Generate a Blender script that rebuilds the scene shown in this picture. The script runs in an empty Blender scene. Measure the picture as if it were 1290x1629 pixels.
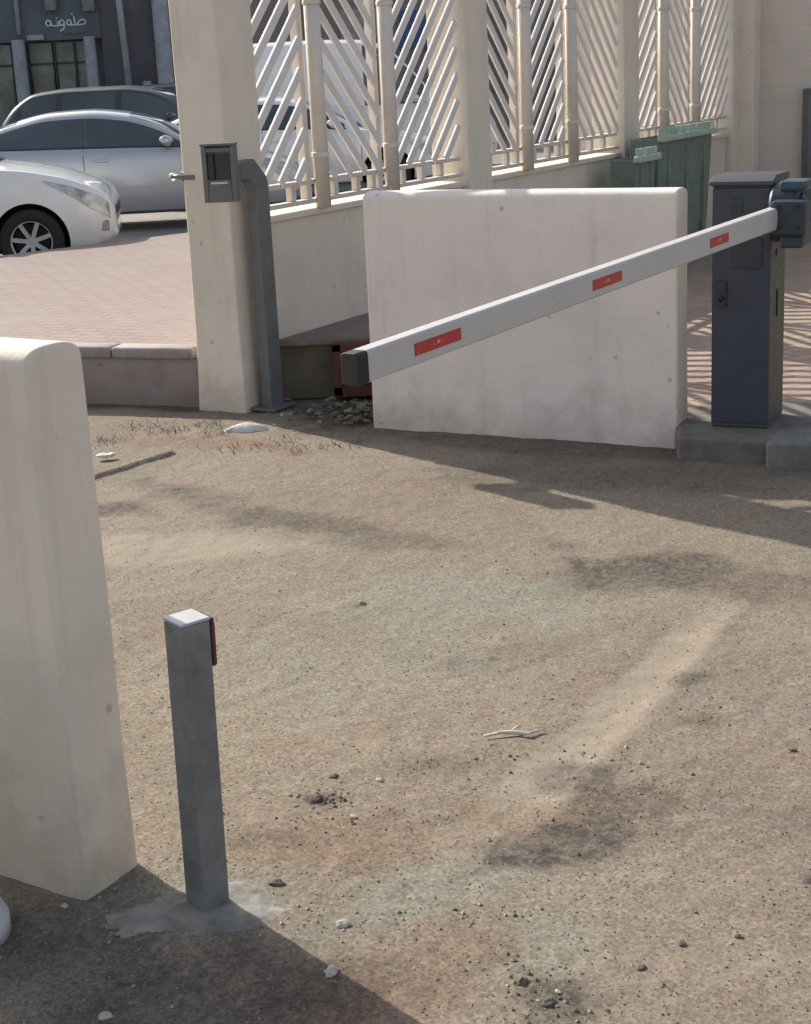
import bpy, bmesh, math, random
import numpy as np
from mathutils import Vector, Matrix
R = math.radians
random.seed(7); rng = np.random.default_rng(11)
sc = bpy.context.scene
COL = sc.collection

# ------------------------------------------------------------ camera, sky, sun, exposure
H = 1.75
PITCH, ROLL = R(15.9), R(2.87)
cam = bpy.data.cameras.new('camera'); co = bpy.data.objects.new('camera', cam); COL.objects.link(co)
fwd = Vector((0, math.cos(PITCH), -math.sin(PITCH))); r0 = Vector((1, 0, 0)); u0 = r0.cross(fwd)
cx = r0*math.cos(ROLL) - u0*math.sin(ROLL); cu = r0*math.sin(ROLL) + u0*math.cos(ROLL)
m = Matrix((cx, cu, -fwd)).transposed().to_4x4(); m.translation = (0, 0, H); co.matrix_world = m
cam.sensor_fit = 'VERTICAL'; cam.sensor_height = 24; cam.lens = 24*2476/1629
cam.clip_start = .05; cam.clip_end = 500
sc.camera = co
SUN_EL, SUN_AZ = R(31.3), R(-40)            # azimuth measured from +Y towards +X
w = bpy.data.worlds.new("World"); sc.world = w; w.use_nodes = True
nt = w.node_tree; bg = nt.nodes['Background']
sky = nt.nodes.new('ShaderNodeTexSky'); sky.sky_type = 'NISHITA'; sky.sun_disc = False
sky.sun_elevation = SUN_EL; sky.sun_rotation = SUN_AZ; sky.dust_density = 2.5; sky.air_density = 1.0; sky.ozone_density = 1.0
hs = nt.nodes.new('ShaderNodeHueSaturation'); hs.inputs['Saturation'].default_value = .6   # dusty, hazy sky
nt.links.new(sky.outputs[0], hs.inputs['Color']); nt.links.new(hs.outputs[0], bg.inputs[0]); bg.inputs[1].default_value = .135
sl = bpy.data.lights.new('sun', 'SUN'); sl.energy = 4.3; sl.angle = R(.5); sl.color = (1, .93, .82)
so = bpy.data.objects.new('sun', sl); COL.objects.link(so)
sd = Vector((math.sin(SUN_AZ)*math.cos(SUN_EL), math.cos(SUN_AZ)*math.cos(SUN_EL), math.sin(SUN_EL)))
so.rotation_euler = sd.to_track_quat('Z', 'Y').to_euler()
sc.view_settings.view_transform = 'Standard'; sc.view_settings.look = 'None'
sc.view_settings.exposure = 0.55; sc.view_settings.gamma = 1

# ------------------------------------------------------------ materials
class NT:
    def __init__(s, name):
        s.m = bpy.data.materials.new(name); s.m.use_nodes = True; s.t = s.m.node_tree
        s.b = s.t.nodes['Principled BSDF']; s.tc = s.t.nodes.new('ShaderNodeTexCoord')
        s.co = s.tc.outputs['Object']
    def n(s, typ, **kw):
        x = s.t.nodes.new(typ)
        for k, v in kw.items(): setattr(x, k, v)
        return x
    def l(s, a, b): s.t.links.new(a, b)
    def noise(s, scale, detail=4, rough=.6, co=None, dist=0):
        x = s.n('ShaderNodeTexNoise'); x.inputs['Scale'].default_value = scale; x.inputs['Detail'].default_value = detail
        x.inputs['Roughness'].default_value = rough; x.inputs['Distortion'].default_value = dist
        s.l(co or s.co, x.inputs['Vector']); return x.outputs['Fac']
    def ramp(s, fac, stops):
        x = s.n('ShaderNodeValToRGB'); e = x.color_ramp.elements
        e[0].position, e[0].color = stops[0][0], (*stops[0][1], 1); e[1].position, e[1].color = stops[-1][0], (*stops[-1][1], 1)
        for p, c in stops[1:-1]:
            q = e.new(p); q.color = (*c, 1)
        s.l(fac, x.inputs[0]); return x.outputs[0]
    def rng(s, fac, a, b, c=0, d=1):
        x = s.n('ShaderNodeMapRange'); 
        for i, v in enumerate((a, b, c, d)): x.inputs[i+1].default_value = v
        s.l(fac, x.inputs[0]); return x.outputs[0]
    def math(s, op, a, b=None):
        x = s.n('ShaderNodeMath', operation=op)
        for i, v in enumerate((a, b)):
            if v is None: continue
            if isinstance(v, (int, float)): x.inputs[i].default_value = v
            else: s.l(v, x.inputs[i])
        return x.outputs[0]
    def mix(s, fac, a, b, mode='MIX'):
        x = s.n('ShaderNodeMix', data_type='RGBA', blend_type=mode)
        for sock, v in ((x.inputs[0], fac), (x.inputs[6], a), (x.inputs[7], b)):
            if isinstance(v, (int, float)): sock.default_value = v
            elif isinstance(v, tuple): sock.default_value = (*v, 1)
            else: s.l(v, sock)
        return x.outputs[2]
    def bump(s, h, strength=.3, dist=.01, prev=None):
        x = s.n('ShaderNodeBump'); x.inputs['Strength'].default_value = strength; x.inputs['Distance'].default_value = dist
        s.l(h, x.inputs['Height'])
        if prev: s.l(prev, x.inputs['Normal'])
        s.l(x.outputs[0], s.b.inputs['Normal']); return x.outputs[0]
    def color(s, c):
        if isinstance(c, tuple): s.b.inputs['Base Color'].default_value = (*c, 1)
        else: s.l(c, s.b.inputs['Base Color'])
    def z(s):
        x = s.n('ShaderNodeSeparateXYZ'); s.l(s.co, x.inputs[0]); return x.outputs[2]

def mul(c, k): return tuple(v*k for v in c)

def plaster(name, base, dirt=True, courses=False):
    N = NT(name); N.b.inputs['Roughness'].default_value = .85; N.b.inputs['Specular IOR Level'].default_value = .25
    a = N.noise(2.2, 5, .6); b = N.noise(26, 4, .7); g = N.noise(190, 3, .7)
    c = N.ramp(a, [(.3, mul(base, .88)), (.52, base), (.75, (base[0]*1.05, base[1]*1.03, base[2]*.98))])
    c = N.mix(N.rng(b, .55, .8, 0, .35), c, mul(base, .8))
    if dirt:
        zz = N.z(); nn = N.noise(7, 5, .65)
        k = N.math('ADD', N.rng(zz, .0, .42, 1, 0), N.rng(nn, .3, .7, -.55, .35))
        k = N.rng(k, .25, 1.2, 0, .62)
        c = N.mix(k, c, (base[0]*.58, base[1]*.50, base[2]*.44))
        mp = N.n('ShaderNodeMapping'); mp.inputs['Scale'].default_value = (14, 14, .7); N.l(N.co, mp.inputs[0])
        st = N.noise(1, 4, .6, co=mp.outputs[0]); c = N.mix(N.rng(st, .56, .8, 0, .38), c, mul(base, .62))
        v = N.n('ShaderNodeTexVoronoi'); v.inputs['Scale'].default_value = 7; N.l(N.co, v.inputs['Vector'])
        c = N.mix(N.rng(v.outputs['Distance'], .05, .1, .75, 0), c, mul(base, .55))
    N.color(c)
    nb = N.bump(g, .35, .003); N.bump(b, .35, .006, nb)
    if courses:
        br = N.n('ShaderNodeTexBrick'); br.inputs['Scale'].default_value = 1; br.inputs['Mortar Size'].default_value = .007
        br.inputs['Brick Width'].default_value = 2.4; br.inputs['Row Height'].default_value = .14
        br.inputs['Color1'].default_value = (*base, 1); br.inputs['Color2'].default_value = (*mul(base, .93), 1); br.inputs['Mortar'].default_value = (*mul(base, .78), 1)
        sp = N.n('ShaderNodeSeparateXYZ'); cb = N.n('ShaderNodeCombineXYZ'); N.l(N.co, sp.inputs[0]); N.l(sp.outputs[0], cb.inputs[0]); N.l(sp.outputs[2], cb.inputs[1])
        N.l(cb.outputs[0], br.inputs['Vector']); N.color(N.mix(.3, c, br.outputs['Color']))
        N.bump(br.outputs['Fac'], -.25, .006)
    return N.m

def simple(name, c, rough=.5, metal=0, var=.12, scale=9, coat=0, bump=0):
    N = NT(name); N.b.inputs['Roughness'].default_value = rough; N.b.inputs['Metallic'].default_value = metal
    N.b.inputs['Coat Weight'].default_value = coat
    a = N.noise(scale, 5, .65)
    N.color(N.ramp(a, [(.3, mul(c, 1-var)), (.7, mul(c, 1+var))]))
    if rough < .6 and not name.startswith('car_'):
        N.l(N.rng(N.noise(scale*3, 4), .3, .7, max(0, rough-.08), rough+.15), N.b.inputs['Roughness'])
    if bump: N.bump(N.noise(scale*8, 3), bump, .002)
    return N.m

M = {}
M['plaster'] = plaster('cream_plaster', (.76, .675, .565))
M['plaster_pink'] = plaster('pale_plaster', (.80, .72, .66))
M['plaster_block'] = plaster('beige_block_wall', (.68, .60, .52), dirt=False, courses=True)
M['cream_metal'] = simple('cream_painted_metal', (.66, .60, .53), .45, 0, .08, 6)
M['white_slat'] = simple('white_painted_slat', (.76, .71, .67), .42, 0, .08, 6)
M['grey_metal'] = simple('grey_galvanised', (.16, .17, .17), .5, .3, .14, 11, bump=.1)
M['reader'] = simple('reader_metal', (.15, .155, .145), .45, .4, .12, 14)
M['screen'] = simple('dark_screen', (.015, .018, .03), .15, 0, .1)
M['post'] = simple('post_grey_paint', (.19, .19, .19), .55, .15, .28, 13, bump=.25)
M['cab_front'] = simple('navy_cabinet_paint', (.042, .050, .070), .5, 0, .15, 9)
M['cab_side'] = simple('olive_grey_paint', (.085, .085, .068), .55, 0, .15, 8)
M['cab_top'] = simple('cabinet_lid_paint', (.055, .06, .068), .45, 0, .12, 8)
M['hub'] = simple('hub_blue_grey', (.035, .050, .066), .4, .1, .2, 20)
M['dark_label'] = simple('dark_label', (.018, .026, .045), .3, 0, .1)
M['arm'] = simple('arm_white_paint', (.51, .485, .47), .4, 0, .05, 5)
M['red'] = simple('red_reflective', (.45, .025, .03), .35, 0, .15, 60)
M['red_dull'] = simple('red_dull_paint', (.10, .026, .020), .6, 0, .3, 20)
M['black'] = simple('black_plastic', (.02, .021, .024), .4, 0, .2, 20)
M['white_p'] = simple('white_plastic', (.62, .62, .60), .4, 0, .06, 6)
M['green'] = simple('green_bin_plastic', (.17, .215, .18), .55, 0, .18, 7)
M['green_rim'] = simple('pale_green_plastic', (.40, .50, .42), .5, 0, .15, 12)
M['chrome'] = simple('chrome', (.6, .6, .6), .2, .9, .05)
M['car_white'] = simple('car_white_paint', (.74, .75, .75), .25, 0, .03, 2, coat=.8)
M['car_silver'] = simple('car_silver_paint', (.42, .44, .47), .28, .45, .03, 2, coat=.8)
M['car_dark'] = simple('car_dark_paint', (.030, .040, .048), .45, .1, .1, 2, coat=.2)
M['car_blue'] = simple('car_blue_paint', (.03, .06, .16), .3, .2, .1, 2, coat=.6)
M['glass'] = simple('tinted_car_glass', (.055, .072, .084), .08, 0, .2, 1.5, coat=.3)  # base colour lifted to include the haze over the background
M['tyre'] = simple('tyre_rubber', (.022, .022, .024), .85, 0, .2, 20, bump=.2)
M['well'] = simple('wheel_well', (.01, .01, .01), .9)
M['rim'] = simple('alloy', (.5, .5, .52), .35, .6, .05)
M['lamp'] = simple('headlamp_glass', (.33, .35, .37), .1, .2, .6, 9, coat=.8)
M['tail'] = simple('tail_lamp', (.25, .01, .01), .2, 0, .1)
M['facade_dark'] = simple('dark_shop_cladding', (.085, .100, .118), .6, 0, .3, 1.2)  # shop cladding colours raised: distance haze is painted into them
M['facade_maroon'] = simple('maroon_cladding', (.085, .080, .092), .6, 0, .3, 1.2)
M['column'] = simple('shop_column_plaster', (.27, .285, .31), .7, 0, .22, 5, bump=.4)
M['shop_glass'] = simple('shop_glass', (.16, .165, .145), .3, 0, .5, 1.6)
M['shop_glass_low'] = simple('shop_glass_film', (.17, .17, .145), .4, 0, .35, 4)
M['sign_letters'] = simple('sign_letters', (.55, .57, .62), .5)
M['far_wall'] = plaster('far_building_plaster', (.22, .20, .175), dirt=False)
M['sign_blue'] = simple('blue_sign', (.03, .07, .2), .4)
M['kerb'] = plaster('kerb_concrete', (.34, .285, .26), dirt=True)
M['kerb_top'] = simple('kerb_cap', (.30, .265, .25), .8, 0, .2, 12, bump=.3)
M['concrete'] = simple('grey_concrete', (.185, .18, .16), .85, 0, .3, 9, bump=.4)
M['conc_dark'] = simple('weathered_concrete', (.165, .152, .132), .85, 0, .3, 9, bump=.5)
M['foot'] = simple('footing_concrete', (.225, .212, .188), .9, 0, .4, 14, bump=.6)
M['stone_pale'] = simple('pale_stone', (.42, .38, .33), .9, 0, .25, 60, bump=.5)
M['stone_dark'] = simple('dark_stone', (.115, .092, .075), .9, 0, .3, 60, bump=.5)
M['wood'] = simple('dry_twig', (.62, .55, .46), .8, 0, .25, 50)
M['plaster_lump'] = simple('white_plaster_lump', (.60, .58, .54), .9, 0, .12, 20, bump=.5)
M['leaf'] = simple('dry_leaves', (.15, .13, .09), .8, 0, .5, 60)
M['grass'] = simple('dry_grass', (.17, .14, .085), .8, 0, .4, 60)

def scuff(mt, c, thr=.63, scale=38, amt=.6, stretch=(1, 1, 1)):
    t = mt.node_tree; b = t.nodes['Principled BSDF']; src = b.inputs['Base Color'].links[0].from_socket
    tc = t.nodes.new('ShaderNodeTexCoord'); mp = t.nodes.new('ShaderNodeMapping'); mp.inputs['Scale'].default_value = stretch; t.links.new(tc.outputs['Object'], mp.inputs[0])
    n = t.nodes.new('ShaderNodeTexNoise'); n.inputs['Scale'].default_value = scale; n.inputs['Detail'].default_value = 6; n.inputs['Roughness'].default_value = .75; t.links.new(mp.outputs[0], n.inputs['Vector'])
    r = t.nodes.new('ShaderNodeMapRange'); r.inputs[1].default_value = thr; r.inputs[2].default_value = thr+.05; r.inputs[4].default_value = amt; t.links.new(n.outputs['Fac'], r.inputs[0])
    x = t.nodes.new('ShaderNodeMix'); x.data_type = 'RGBA'; t.links.new(r.outputs[0], x.inputs[0]); t.links.new(src, x.inputs[6]); x.inputs[7].default_value = (*c, 1); t.links.new(x.outputs[2], b.inputs['Base Color'])
scuff(M['arm'], (.30, .27, .24), .62, 14, .45, (1, 3, 3)); scuff(M['post'], (.20, .13, .085), .62, 22, .7); scuff(M['cab_front'], (.12, .115, .11), .64, 26, .5, (1, 1, .5))
scuff(M['cab_side'], (.15, .14, .12), .63, 26, .5); scuff(M['grey_metal'], (.24, .22, .19), .62, 24, .5); scuff(M['red'], (.48, .16, .14), .60, 45, .7); scuff(M['white_slat'], (.40, .34, .27), .64, 20, .5)
scuff(M['plaster'], (.40, .33, .26), .67, 17, .6); scuff(M['plaster_pink'], (.42, .36, .31), .67, 15, .55)

def paver_mat(name, c1, c2, mortar, sx, sy, rot, sand):
    N = NT(name); N.b.inputs['Roughness'].default_value = .9
    mp = N.n('ShaderNodeMapping'); mp.inputs['Rotation'].default_value = (0, 0, rot); N.l(N.co, mp.inputs[0])
    wob = N.noise(3, 3); 
    br = N.n('ShaderNodeTexBrick'); br.inputs['Scale'].default_value = 1; br.inputs['Mortar Size'].default_value = .007
    br.inputs['Brick Width'].default_value = sx; br.inputs['Row Height'].default_value = sy; br.inputs['Bias'].default_value = 0
    br.inputs['Color1'].default_value = (*c1, 1); br.inputs['Color2'].default_value = (*c2, 1); br.inputs['Mortar'].default_value = (*mortar, 1)
    N.l(mp.outputs[0], br.inputs['Vector'])
    c = N.mix(N.rng(N.noise(1.3, 5), .4, .7, 0, .65), br.outputs['Color'], sand)
    c = N.mix(N.rng(N.noise(30, 4, .7), .5, .8, 0, .4), c, mul(c1, .6))
    N.color(c); nb = N.bump(br.outputs['Fac'], -.6, .008); N.bump(N.noise(60, 4, .8), .5, .006, nb)
    return N.m
M['paver'] = paver_mat('pink_pavers', (.235, .175, .165), (.27, .21, .195), (.15, .11, .10), .2, .1, R(25), (.27, .225, .19))
M['paver2'] = paver_mat('sandy_pavers', (.34, .235, .19), (.42, .32, .25), (.2, .15, .12), .2, .1, R(-30), (.42, .34, .26))
M['tile'] = paver_mat('lot_asphalt', (.21, .20, .19), (.22, .21, .20), (.2, .19, .18), 3, 3, 0, (.27, .25, .22))

def ground_mat():
    N = NT('sandy_asphalt'); N.b.inputs['Roughness'].default_value = .95; N.b.inputs['Specular IOR Level'].default_value = .2
    at = N.n('ShaderNodeAttribute', attribute_name='ground_tone'); sp = N.n('ShaderNodeSeparateColor'); N.l(at.outputs['Color'], sp.inputs[0])
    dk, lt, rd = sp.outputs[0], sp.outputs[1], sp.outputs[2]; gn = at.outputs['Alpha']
    big = N.noise(.9, 5, .6); mid = N.noise(5, 7, .7, dist=.5); fine = N.noise(34, 5, .7, dist=.3); gr = N.noise(120, 5, .8)
    c = N.ramp(big, [(.32, (.185, .150, .118)), (.5, (.215, .178, .140)), (.68, (.235, .198, .158))])
    c = N.mix(N.rng(mid, .47, .66, 0, .5), c, (.170, .148, .125))
    c = N.mix(N.rng(N.noise(2.3, 6, .65, dist=.6), .5, .66, 0, .55), c, (.195, .188, .150))
    c = N.mix(N.rng(N.noise(3.4, 6, .65, dist=1), .54, .68, 0, .45), c, (.205, .142, .108))
    c = N.mix(N.rng(N.noise(1.7, 6, .65, dist=.8), .56, .7, 0, .45), c, (.275, .235, .19))
    brk = N.rng(fine, .35, .62, .45, 1.1)
    k = N.math('MULTIPLY', gn, N.rng(mid, .3, .65, 1.1, .5)); c = N.mix(k, c, (.205, .205, .165))
    k = N.math('MULTIPLY', rd, N.math('MULTIPLY', brk, N.rng(mid, .3, .6, .6, 1.1))); c = N.mix(k, c, (.175, .112, .078))
    k = N.math('MULTIPLY', lt, N.rng(mid, .3, .7, 1.1, .6)); c = N.mix(k, c, (.29, .245, .195))
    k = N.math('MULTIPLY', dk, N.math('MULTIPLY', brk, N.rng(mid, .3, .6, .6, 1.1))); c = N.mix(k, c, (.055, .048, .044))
    v = N.n('ShaderNodeTexVoronoi'); v.inputs['Scale'].default_value = 120; v.inputs['Randomness'].default_value = 1; N.l(N.co, v.inputs['Vector'])
    rough = N.math('SUBTRACT', 1, N.math('MULTIPLY', lt, .65))
    spk = N.ramp(v.outputs['Color'], [(0, (.62, .60, .58)), (.5, (.98, .98, .98)), (1, (1.45, 1.42, 1.36))])
    c = N.mix(N.math('MULTIPLY', rough, .75), c, spk, 'MULTIPLY')
    g2 = N.ramp(gr, [(.36, (1.28, 1.26, 1.22)), (.5, (1, 1, 1)), (.64, (.62, .60, .58))])
    c = N.mix(N.math('MULTIPLY', rough, .85), c, g2, 'MULTIPLY')
    c = N.mix(N.rng(fine, .60, .70, 0, .55), c, (.085, .070, .058))
    c = N.mix(N.rng(fine, .38, .28, 0, .35), c, (.33, .29, .24))
    N.color(c)
    nb = N.bump(v.outputs['Distance'], -.5, .004); nb = N.bump(gr, .30, .003, nb); N.bump(fine, .25, .007, nb)
    return N.m
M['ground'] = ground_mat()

# ------------------------------------------------------------ mesh helpers
def link(name, me, parent=None, mats=None, smooth=False):
    o = bpy.data.objects.new(name, me); COL.objects.link(o)
    for mm in (mats or []): me.materials.append(mm)
    if smooth:
        for p in me.polygons: p.use_smooth = True
    if parent: o.parent = parent
    return o

def tag(o, label=None, cat=None, group=None, kind=None):
    if label: o['label'] = label
    if cat: o['category'] = cat
    if group: o['group'] = group
    if kind: o['kind'] = kind
    return o

def empty(name, loc, rz=0, **kw):
    o = bpy.data.objects.new(name, None); COL.objects.link(o); o.location = loc; o.rotation_euler = (0, 0, rz); o.empty_display_size = .1
    return tag(o, **kw)

class MB:
    def __init__(s): s.bm = bmesh.new()
    def box(s, c, size, rot=None, mi=0, bevel=0):
        r = bmesh.ops.create_cube(s.bm, size=1); vs = r['verts']
        bmesh.ops.scale(s.bm, vec=size, verts=vs)
        if bevel:
            es = list({e for v in vs for e in v.link_edges})
            rr = bmesh.ops.bevel(s.bm, geom=es, offset=bevel, segments=2, affect='EDGES', profile=.5)
            vs = list({v for f in rr['faces'] for v in f.verts} | {v for v in vs if v.is_valid})
        M4 = Matrix.Translation(c) @ (rot.to_4x4() if rot else Matrix())
        bmesh.ops.transform(s.bm, matrix=M4, verts=vs)
        return s
    def bar(s, a, b, wd, th, up=(0, 0, 1), bevel=0):
        a, b = Vector(a), Vector(b); z = (b-a); L = z.length; z.normalize(); u = Vector(up)
        x = u.cross(z)
        if x.length < 1e-4: x = Vector((1, 0, 0))
        x.normalize(); y = z.cross(x)
        return s.box((a+b)/2, (wd, th, L), Matrix((x, y, z)).transposed(), bevel=bevel)
    def tube(s, pts, rad, n=10, caps=True):
        pts = [Vector(p) for p in pts]; rads = rad if isinstance(rad, (list, tuple)) else [rad]*len(pts)
        rings = []
        for i, p in enumerate(pts):
            t = (pts[min(i+1, len(pts)-1)] - pts[max(i-1, 0)]).normalized()
            x = t.orthogonal() if i == 0 else (px - t*px.dot(t))
            x.normalize(); px = x; y = t.cross(x)
            rings.append([s.bm.verts.new(p + (x*math.cos(a)+y*math.sin(a))*rads[i]) for a in [2*math.pi*k/n for k in range(n)]])
        for A, B in zip(rings, rings[1:]):
            for k in range(n): s.bm.faces.new((A[k], A[(k+1) % n], B[(k+1) % n], B[k]))
        if caps: s.bm.faces.new(rings[0][::-1]); s.bm.faces.new(rings[-1])
        return s
    def lathe(s, prof, n=32, M4=None, caps=True):
        rings = []
        for r_, z_ in prof:
            rings.append([s.bm.verts.new((r_*math.cos(2*math.pi*k/n), r_*math.sin(2*math.pi*k/n), z_)) for k in range(n)])
        fs = []
        for A, B in zip(rings, rings[1:]):
            for k in range(n): fs.append(s.bm.faces.new((A[k], A[(k+1) % n], B[(k+1) % n], B[k])))
        if caps and prof[0][0] > 1e-4: s.bm.faces.new(rings[0][::-1])
        if caps and prof[-1][0] > 1e-4: s.bm.faces.new(rings[-1])
        if M4 is not None: bmesh.ops.transform(s.bm, matrix=M4, verts=[v for r in rings for v in r])
        return s
    def prism(s, poly, h0, h1, M4=None):
        a = [s.bm.verts.new((x, y, h0)) for x, y in poly]; b = [s.bm.verts.new((x, y, h1)) for x, y in poly]
        n = len(poly); s.bm.faces.new(a[::-1]); s.bm.faces.new(b)
        for k in range(n): s.bm.faces.new((a[k], a[(k+1) % n], b[(k+1) % n], b[k]))
        if M4 is not None: bmesh.ops.transform(s.bm, matrix=M4, verts=a+b)
        return s
    def rock(s, c, r, flat=.7, sub=1, seed=0):
        rr = random.Random(seed); q = bmesh.ops.create_icosphere(s.bm, subdivisions=sub, radius=r)['verts']
        ax = [rr.uniform(.7, 1.3), rr.uniform(.7, 1.3), flat]; a = rr.uniform(0, 6.28)
        for v in q:
            k = 1+rr.uniform(-.22, .22); x, y, z = v.co.x*ax[0]*k, v.co.y*ax[1]*k, v.co.z*ax[2]*k
            v.co = Vector((c[0]+x*math.cos(a)-y*math.sin(a), c[1]+x*math.sin(a)+y*math.cos(a), c[2]+z))
        return s
    def build(s, name, mat, parent=None, smooth=False, bevel=0, segs=2):
        bmesh.ops.recalc_face_normals(s.bm, faces=s.bm.faces[:])
        me = bpy.data.meshes.new(name); s.bm.to_mesh(me); s.bm.free()
        o = link(name, me, parent, [mat] if not isinstance(mat, list) else mat)
        if bevel:
            b = o.modifiers.new('bevel', 'BEVEL'); b.width = bevel; b.segments = segs; b.limit_method = 'ANGLE'; b.angle_limit = R(35); b.harden_normals = False
        if smooth or bevel:
            for p in me.polygons: p.use_smooth = True
            if not (smooth and not bevel):
                for p in me.polygons: p.use_smooth = False
                if bevel:
                    for p in me.polygons: p.use_smooth = True
                    bpy_ws = o.modifiers.new('wn', 'WEIGHTED_NORMAL'); bpy_ws.keep_sharp = False
        return o

# smooth value noise in numpy
def vnoise(x, y, seed):
    r = np.random.default_rng(seed); G = r.random((256, 256))
    xi = np.floor(x).astype(int); yi = np.floor(y).astype(int); fx = x-xi; fy = y-yi
    fx = fx*fx*(3-2*fx); fy = fy*fy*(3-2*fy)
    g = lambda a, b: G[a % 256, b % 256]
    return (g(xi, yi)*(1-fx)+g(xi+1, yi)*fx)*(1-fy)+(g(xi, yi+1)*(1-fx)+g(xi+1, yi+1)*fx)*fy - .5
def fbm(x, y, f, o=4, seed=0, gain=.5):
    t = 0; a = 1
    for i in range(o): t = t + a*vnoise(x*f*2**i + 31*i, y*f*2**i + 17*i, seed+i); a *= gain
    return t

FD = Vector((.509, .861, 0)); FN = Vector((.861, -.509, 0)); P0 = Vector((-.843, 8.295, 0))   # fence line: along, towards the camera side
def fp(s, n=0, z=0): return P0 + FD*s + FN*n + Vector((0, 0, z))
FROT = Matrix((FD, -FN, Vector((0, 0, 1)))).transposed()       # local x along the fence, y away from the road

# ------------------------------------------------------------ ground
def blob(X, Y, cx_, cy_, rx, ry, rot=0, soft=1.0):
    a = R(rot); dx, dy = X-cx_, Y-cy_; u = (dx*math.cos(a)+dy*math.sin(a))/rx; v = (-dx*math.sin(a)+dy*math.cos(a))/ry
    d = np.sqrt(u*u+v*v) + fbm(X, Y, 4.0, 4, 50)*.9
    return np.clip((1.15-d)/.6, 0, 1)**1.3
def ground_h(x, y):
    x = np.asarray(x, float); y = np.asarray(y, float)
    h = fbm(x, y, .8, 2, 3)*.016 + fbm(x, y, 5, 3, 9)*.005 + fbm(x, y, 22, 2, 21, .6)*.0035
    # shallow trench line running from the middle towards the right
    t = ((x-.289)*.48 + (y-3.575)*.877); d = ((x-.289)*.877-(y-3.575)*.48)
    tr = np.exp(-(d/.07)**2)*np.clip((t+.25)*4, 0, 1)*np.clip((1.7-t)*3, 0, 1)
    h -= tr*.004; h += np.exp(-((d-.11)/.03)**2)*np.clip((t+.25)*4, 0, 1)*np.clip((1.7-t)*3, 0, 1)*.004
    # small broken kerb line near the far left
    d2 = (x+1.28)*.84-(y-7.2)*-.0; k = np.exp(-((y-7.22-(x+1.28)*1.3)/.03)**2)*(np.abs(x+1.28) < .16)
    h += k*.02
    return h - .006
def build_ground():
    xs = np.concatenate([[-200, -60, -20, -8, -4, -2.2], np.arange(-1.7, 2.4, .0125), [2.6, 4, 8, 20, 60, 200]])
    ys = np.concatenate([[-60, -10, 0, 1.5, 2.2], np.arange(2.4, 4.6, .0125), np.arange(4.6, 8.9, .02), [9.2, 12, 20, 60, 120, 400]])
    X, Y = np.meshgrid(xs, ys); Z = ground_h(X, Y)
    m_ = (X < -2) | (X > 2.5) | (Y < 2.3) | (Y > 9); Z[m_] = -.02
    n, mm = X.shape; V = np.stack([X, Y, Z], -1).reshape(-1, 3)
    i = np.arange(n*mm).reshape(n, mm); F = np.stack([i[:-1, :-1], i[:-1, 1:], i[1:, 1:], i[1:, :-1]], -1).reshape(-1, 4)
    me = bpy.data.meshes.new('ground'); me.from_pydata(V.tolist(), [], F.tolist()); me.update()
    dk = np.zeros_like(X); lt = np.zeros_like(X); rd = np.zeros_like(X); gn = np.zeros_like(X)
    def add(A, *a, s=1): np.maximum(A, blob(X, Y, *a)*s, out=A)
    # darker ground patches with soft, ragged edges
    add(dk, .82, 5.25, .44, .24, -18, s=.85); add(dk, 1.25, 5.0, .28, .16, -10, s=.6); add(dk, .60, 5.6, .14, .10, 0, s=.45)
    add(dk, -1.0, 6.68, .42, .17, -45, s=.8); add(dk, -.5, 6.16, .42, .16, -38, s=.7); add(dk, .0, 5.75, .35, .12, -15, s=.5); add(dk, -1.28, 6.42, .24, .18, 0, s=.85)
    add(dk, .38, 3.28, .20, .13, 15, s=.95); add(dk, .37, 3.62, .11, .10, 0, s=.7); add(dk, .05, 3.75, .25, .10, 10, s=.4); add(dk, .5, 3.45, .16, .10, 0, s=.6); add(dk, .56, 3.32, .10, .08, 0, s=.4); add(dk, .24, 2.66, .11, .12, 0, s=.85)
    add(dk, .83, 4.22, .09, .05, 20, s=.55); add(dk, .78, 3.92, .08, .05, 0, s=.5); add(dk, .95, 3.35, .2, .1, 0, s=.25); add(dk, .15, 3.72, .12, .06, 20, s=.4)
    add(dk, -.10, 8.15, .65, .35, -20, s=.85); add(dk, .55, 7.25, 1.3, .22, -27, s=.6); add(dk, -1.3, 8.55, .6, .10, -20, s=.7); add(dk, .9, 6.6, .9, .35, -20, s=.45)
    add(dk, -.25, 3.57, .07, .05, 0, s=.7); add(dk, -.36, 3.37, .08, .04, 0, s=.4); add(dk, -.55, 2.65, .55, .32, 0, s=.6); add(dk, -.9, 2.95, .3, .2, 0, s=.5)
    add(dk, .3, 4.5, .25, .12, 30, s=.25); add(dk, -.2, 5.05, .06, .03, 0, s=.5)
    add(lt, -1.0, 5.85, .65, .20, -8, s=.85); add(lt, -1.15, 6.9, .2, .10, -30, s=.5); add(lt, .16, 4.0, .1, .1, 0, s=.0)
    t = (X-.30)*.49+(Y-3.50)*.872; d = (X-.30)*.872-(Y-3.50)*.49                      # pale worn track
    d = d + fbm(X, Y, 3, 3, 77)*.06; tr = np.clip((.115-np.abs(d+.02))/.035, 0, 1)*np.clip((t+.15)*5, 0, 1)*np.clip((1.55-t)*3, 0, 1)
    np.maximum(lt, tr*.85, out=lt)
    add(lt, .13, 3.33, .10, .12, 20, s=.4); add(lt, .45, 2.75, .3, .1, 0, s=.25); add(lt, -.3, 7.4, .4, .1, -20, s=.3)
    add(rd, -.75, 7.55, .5, .17, -25, s=.85); add(rd, -1.2, 7.7, .35, .10, -10, s=.6); add(rd, -.12, 2.68, .30, .16, 0, s=.7); add(rd, -.15, 3.36, .26, .14, 0, s=.55)
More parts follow.
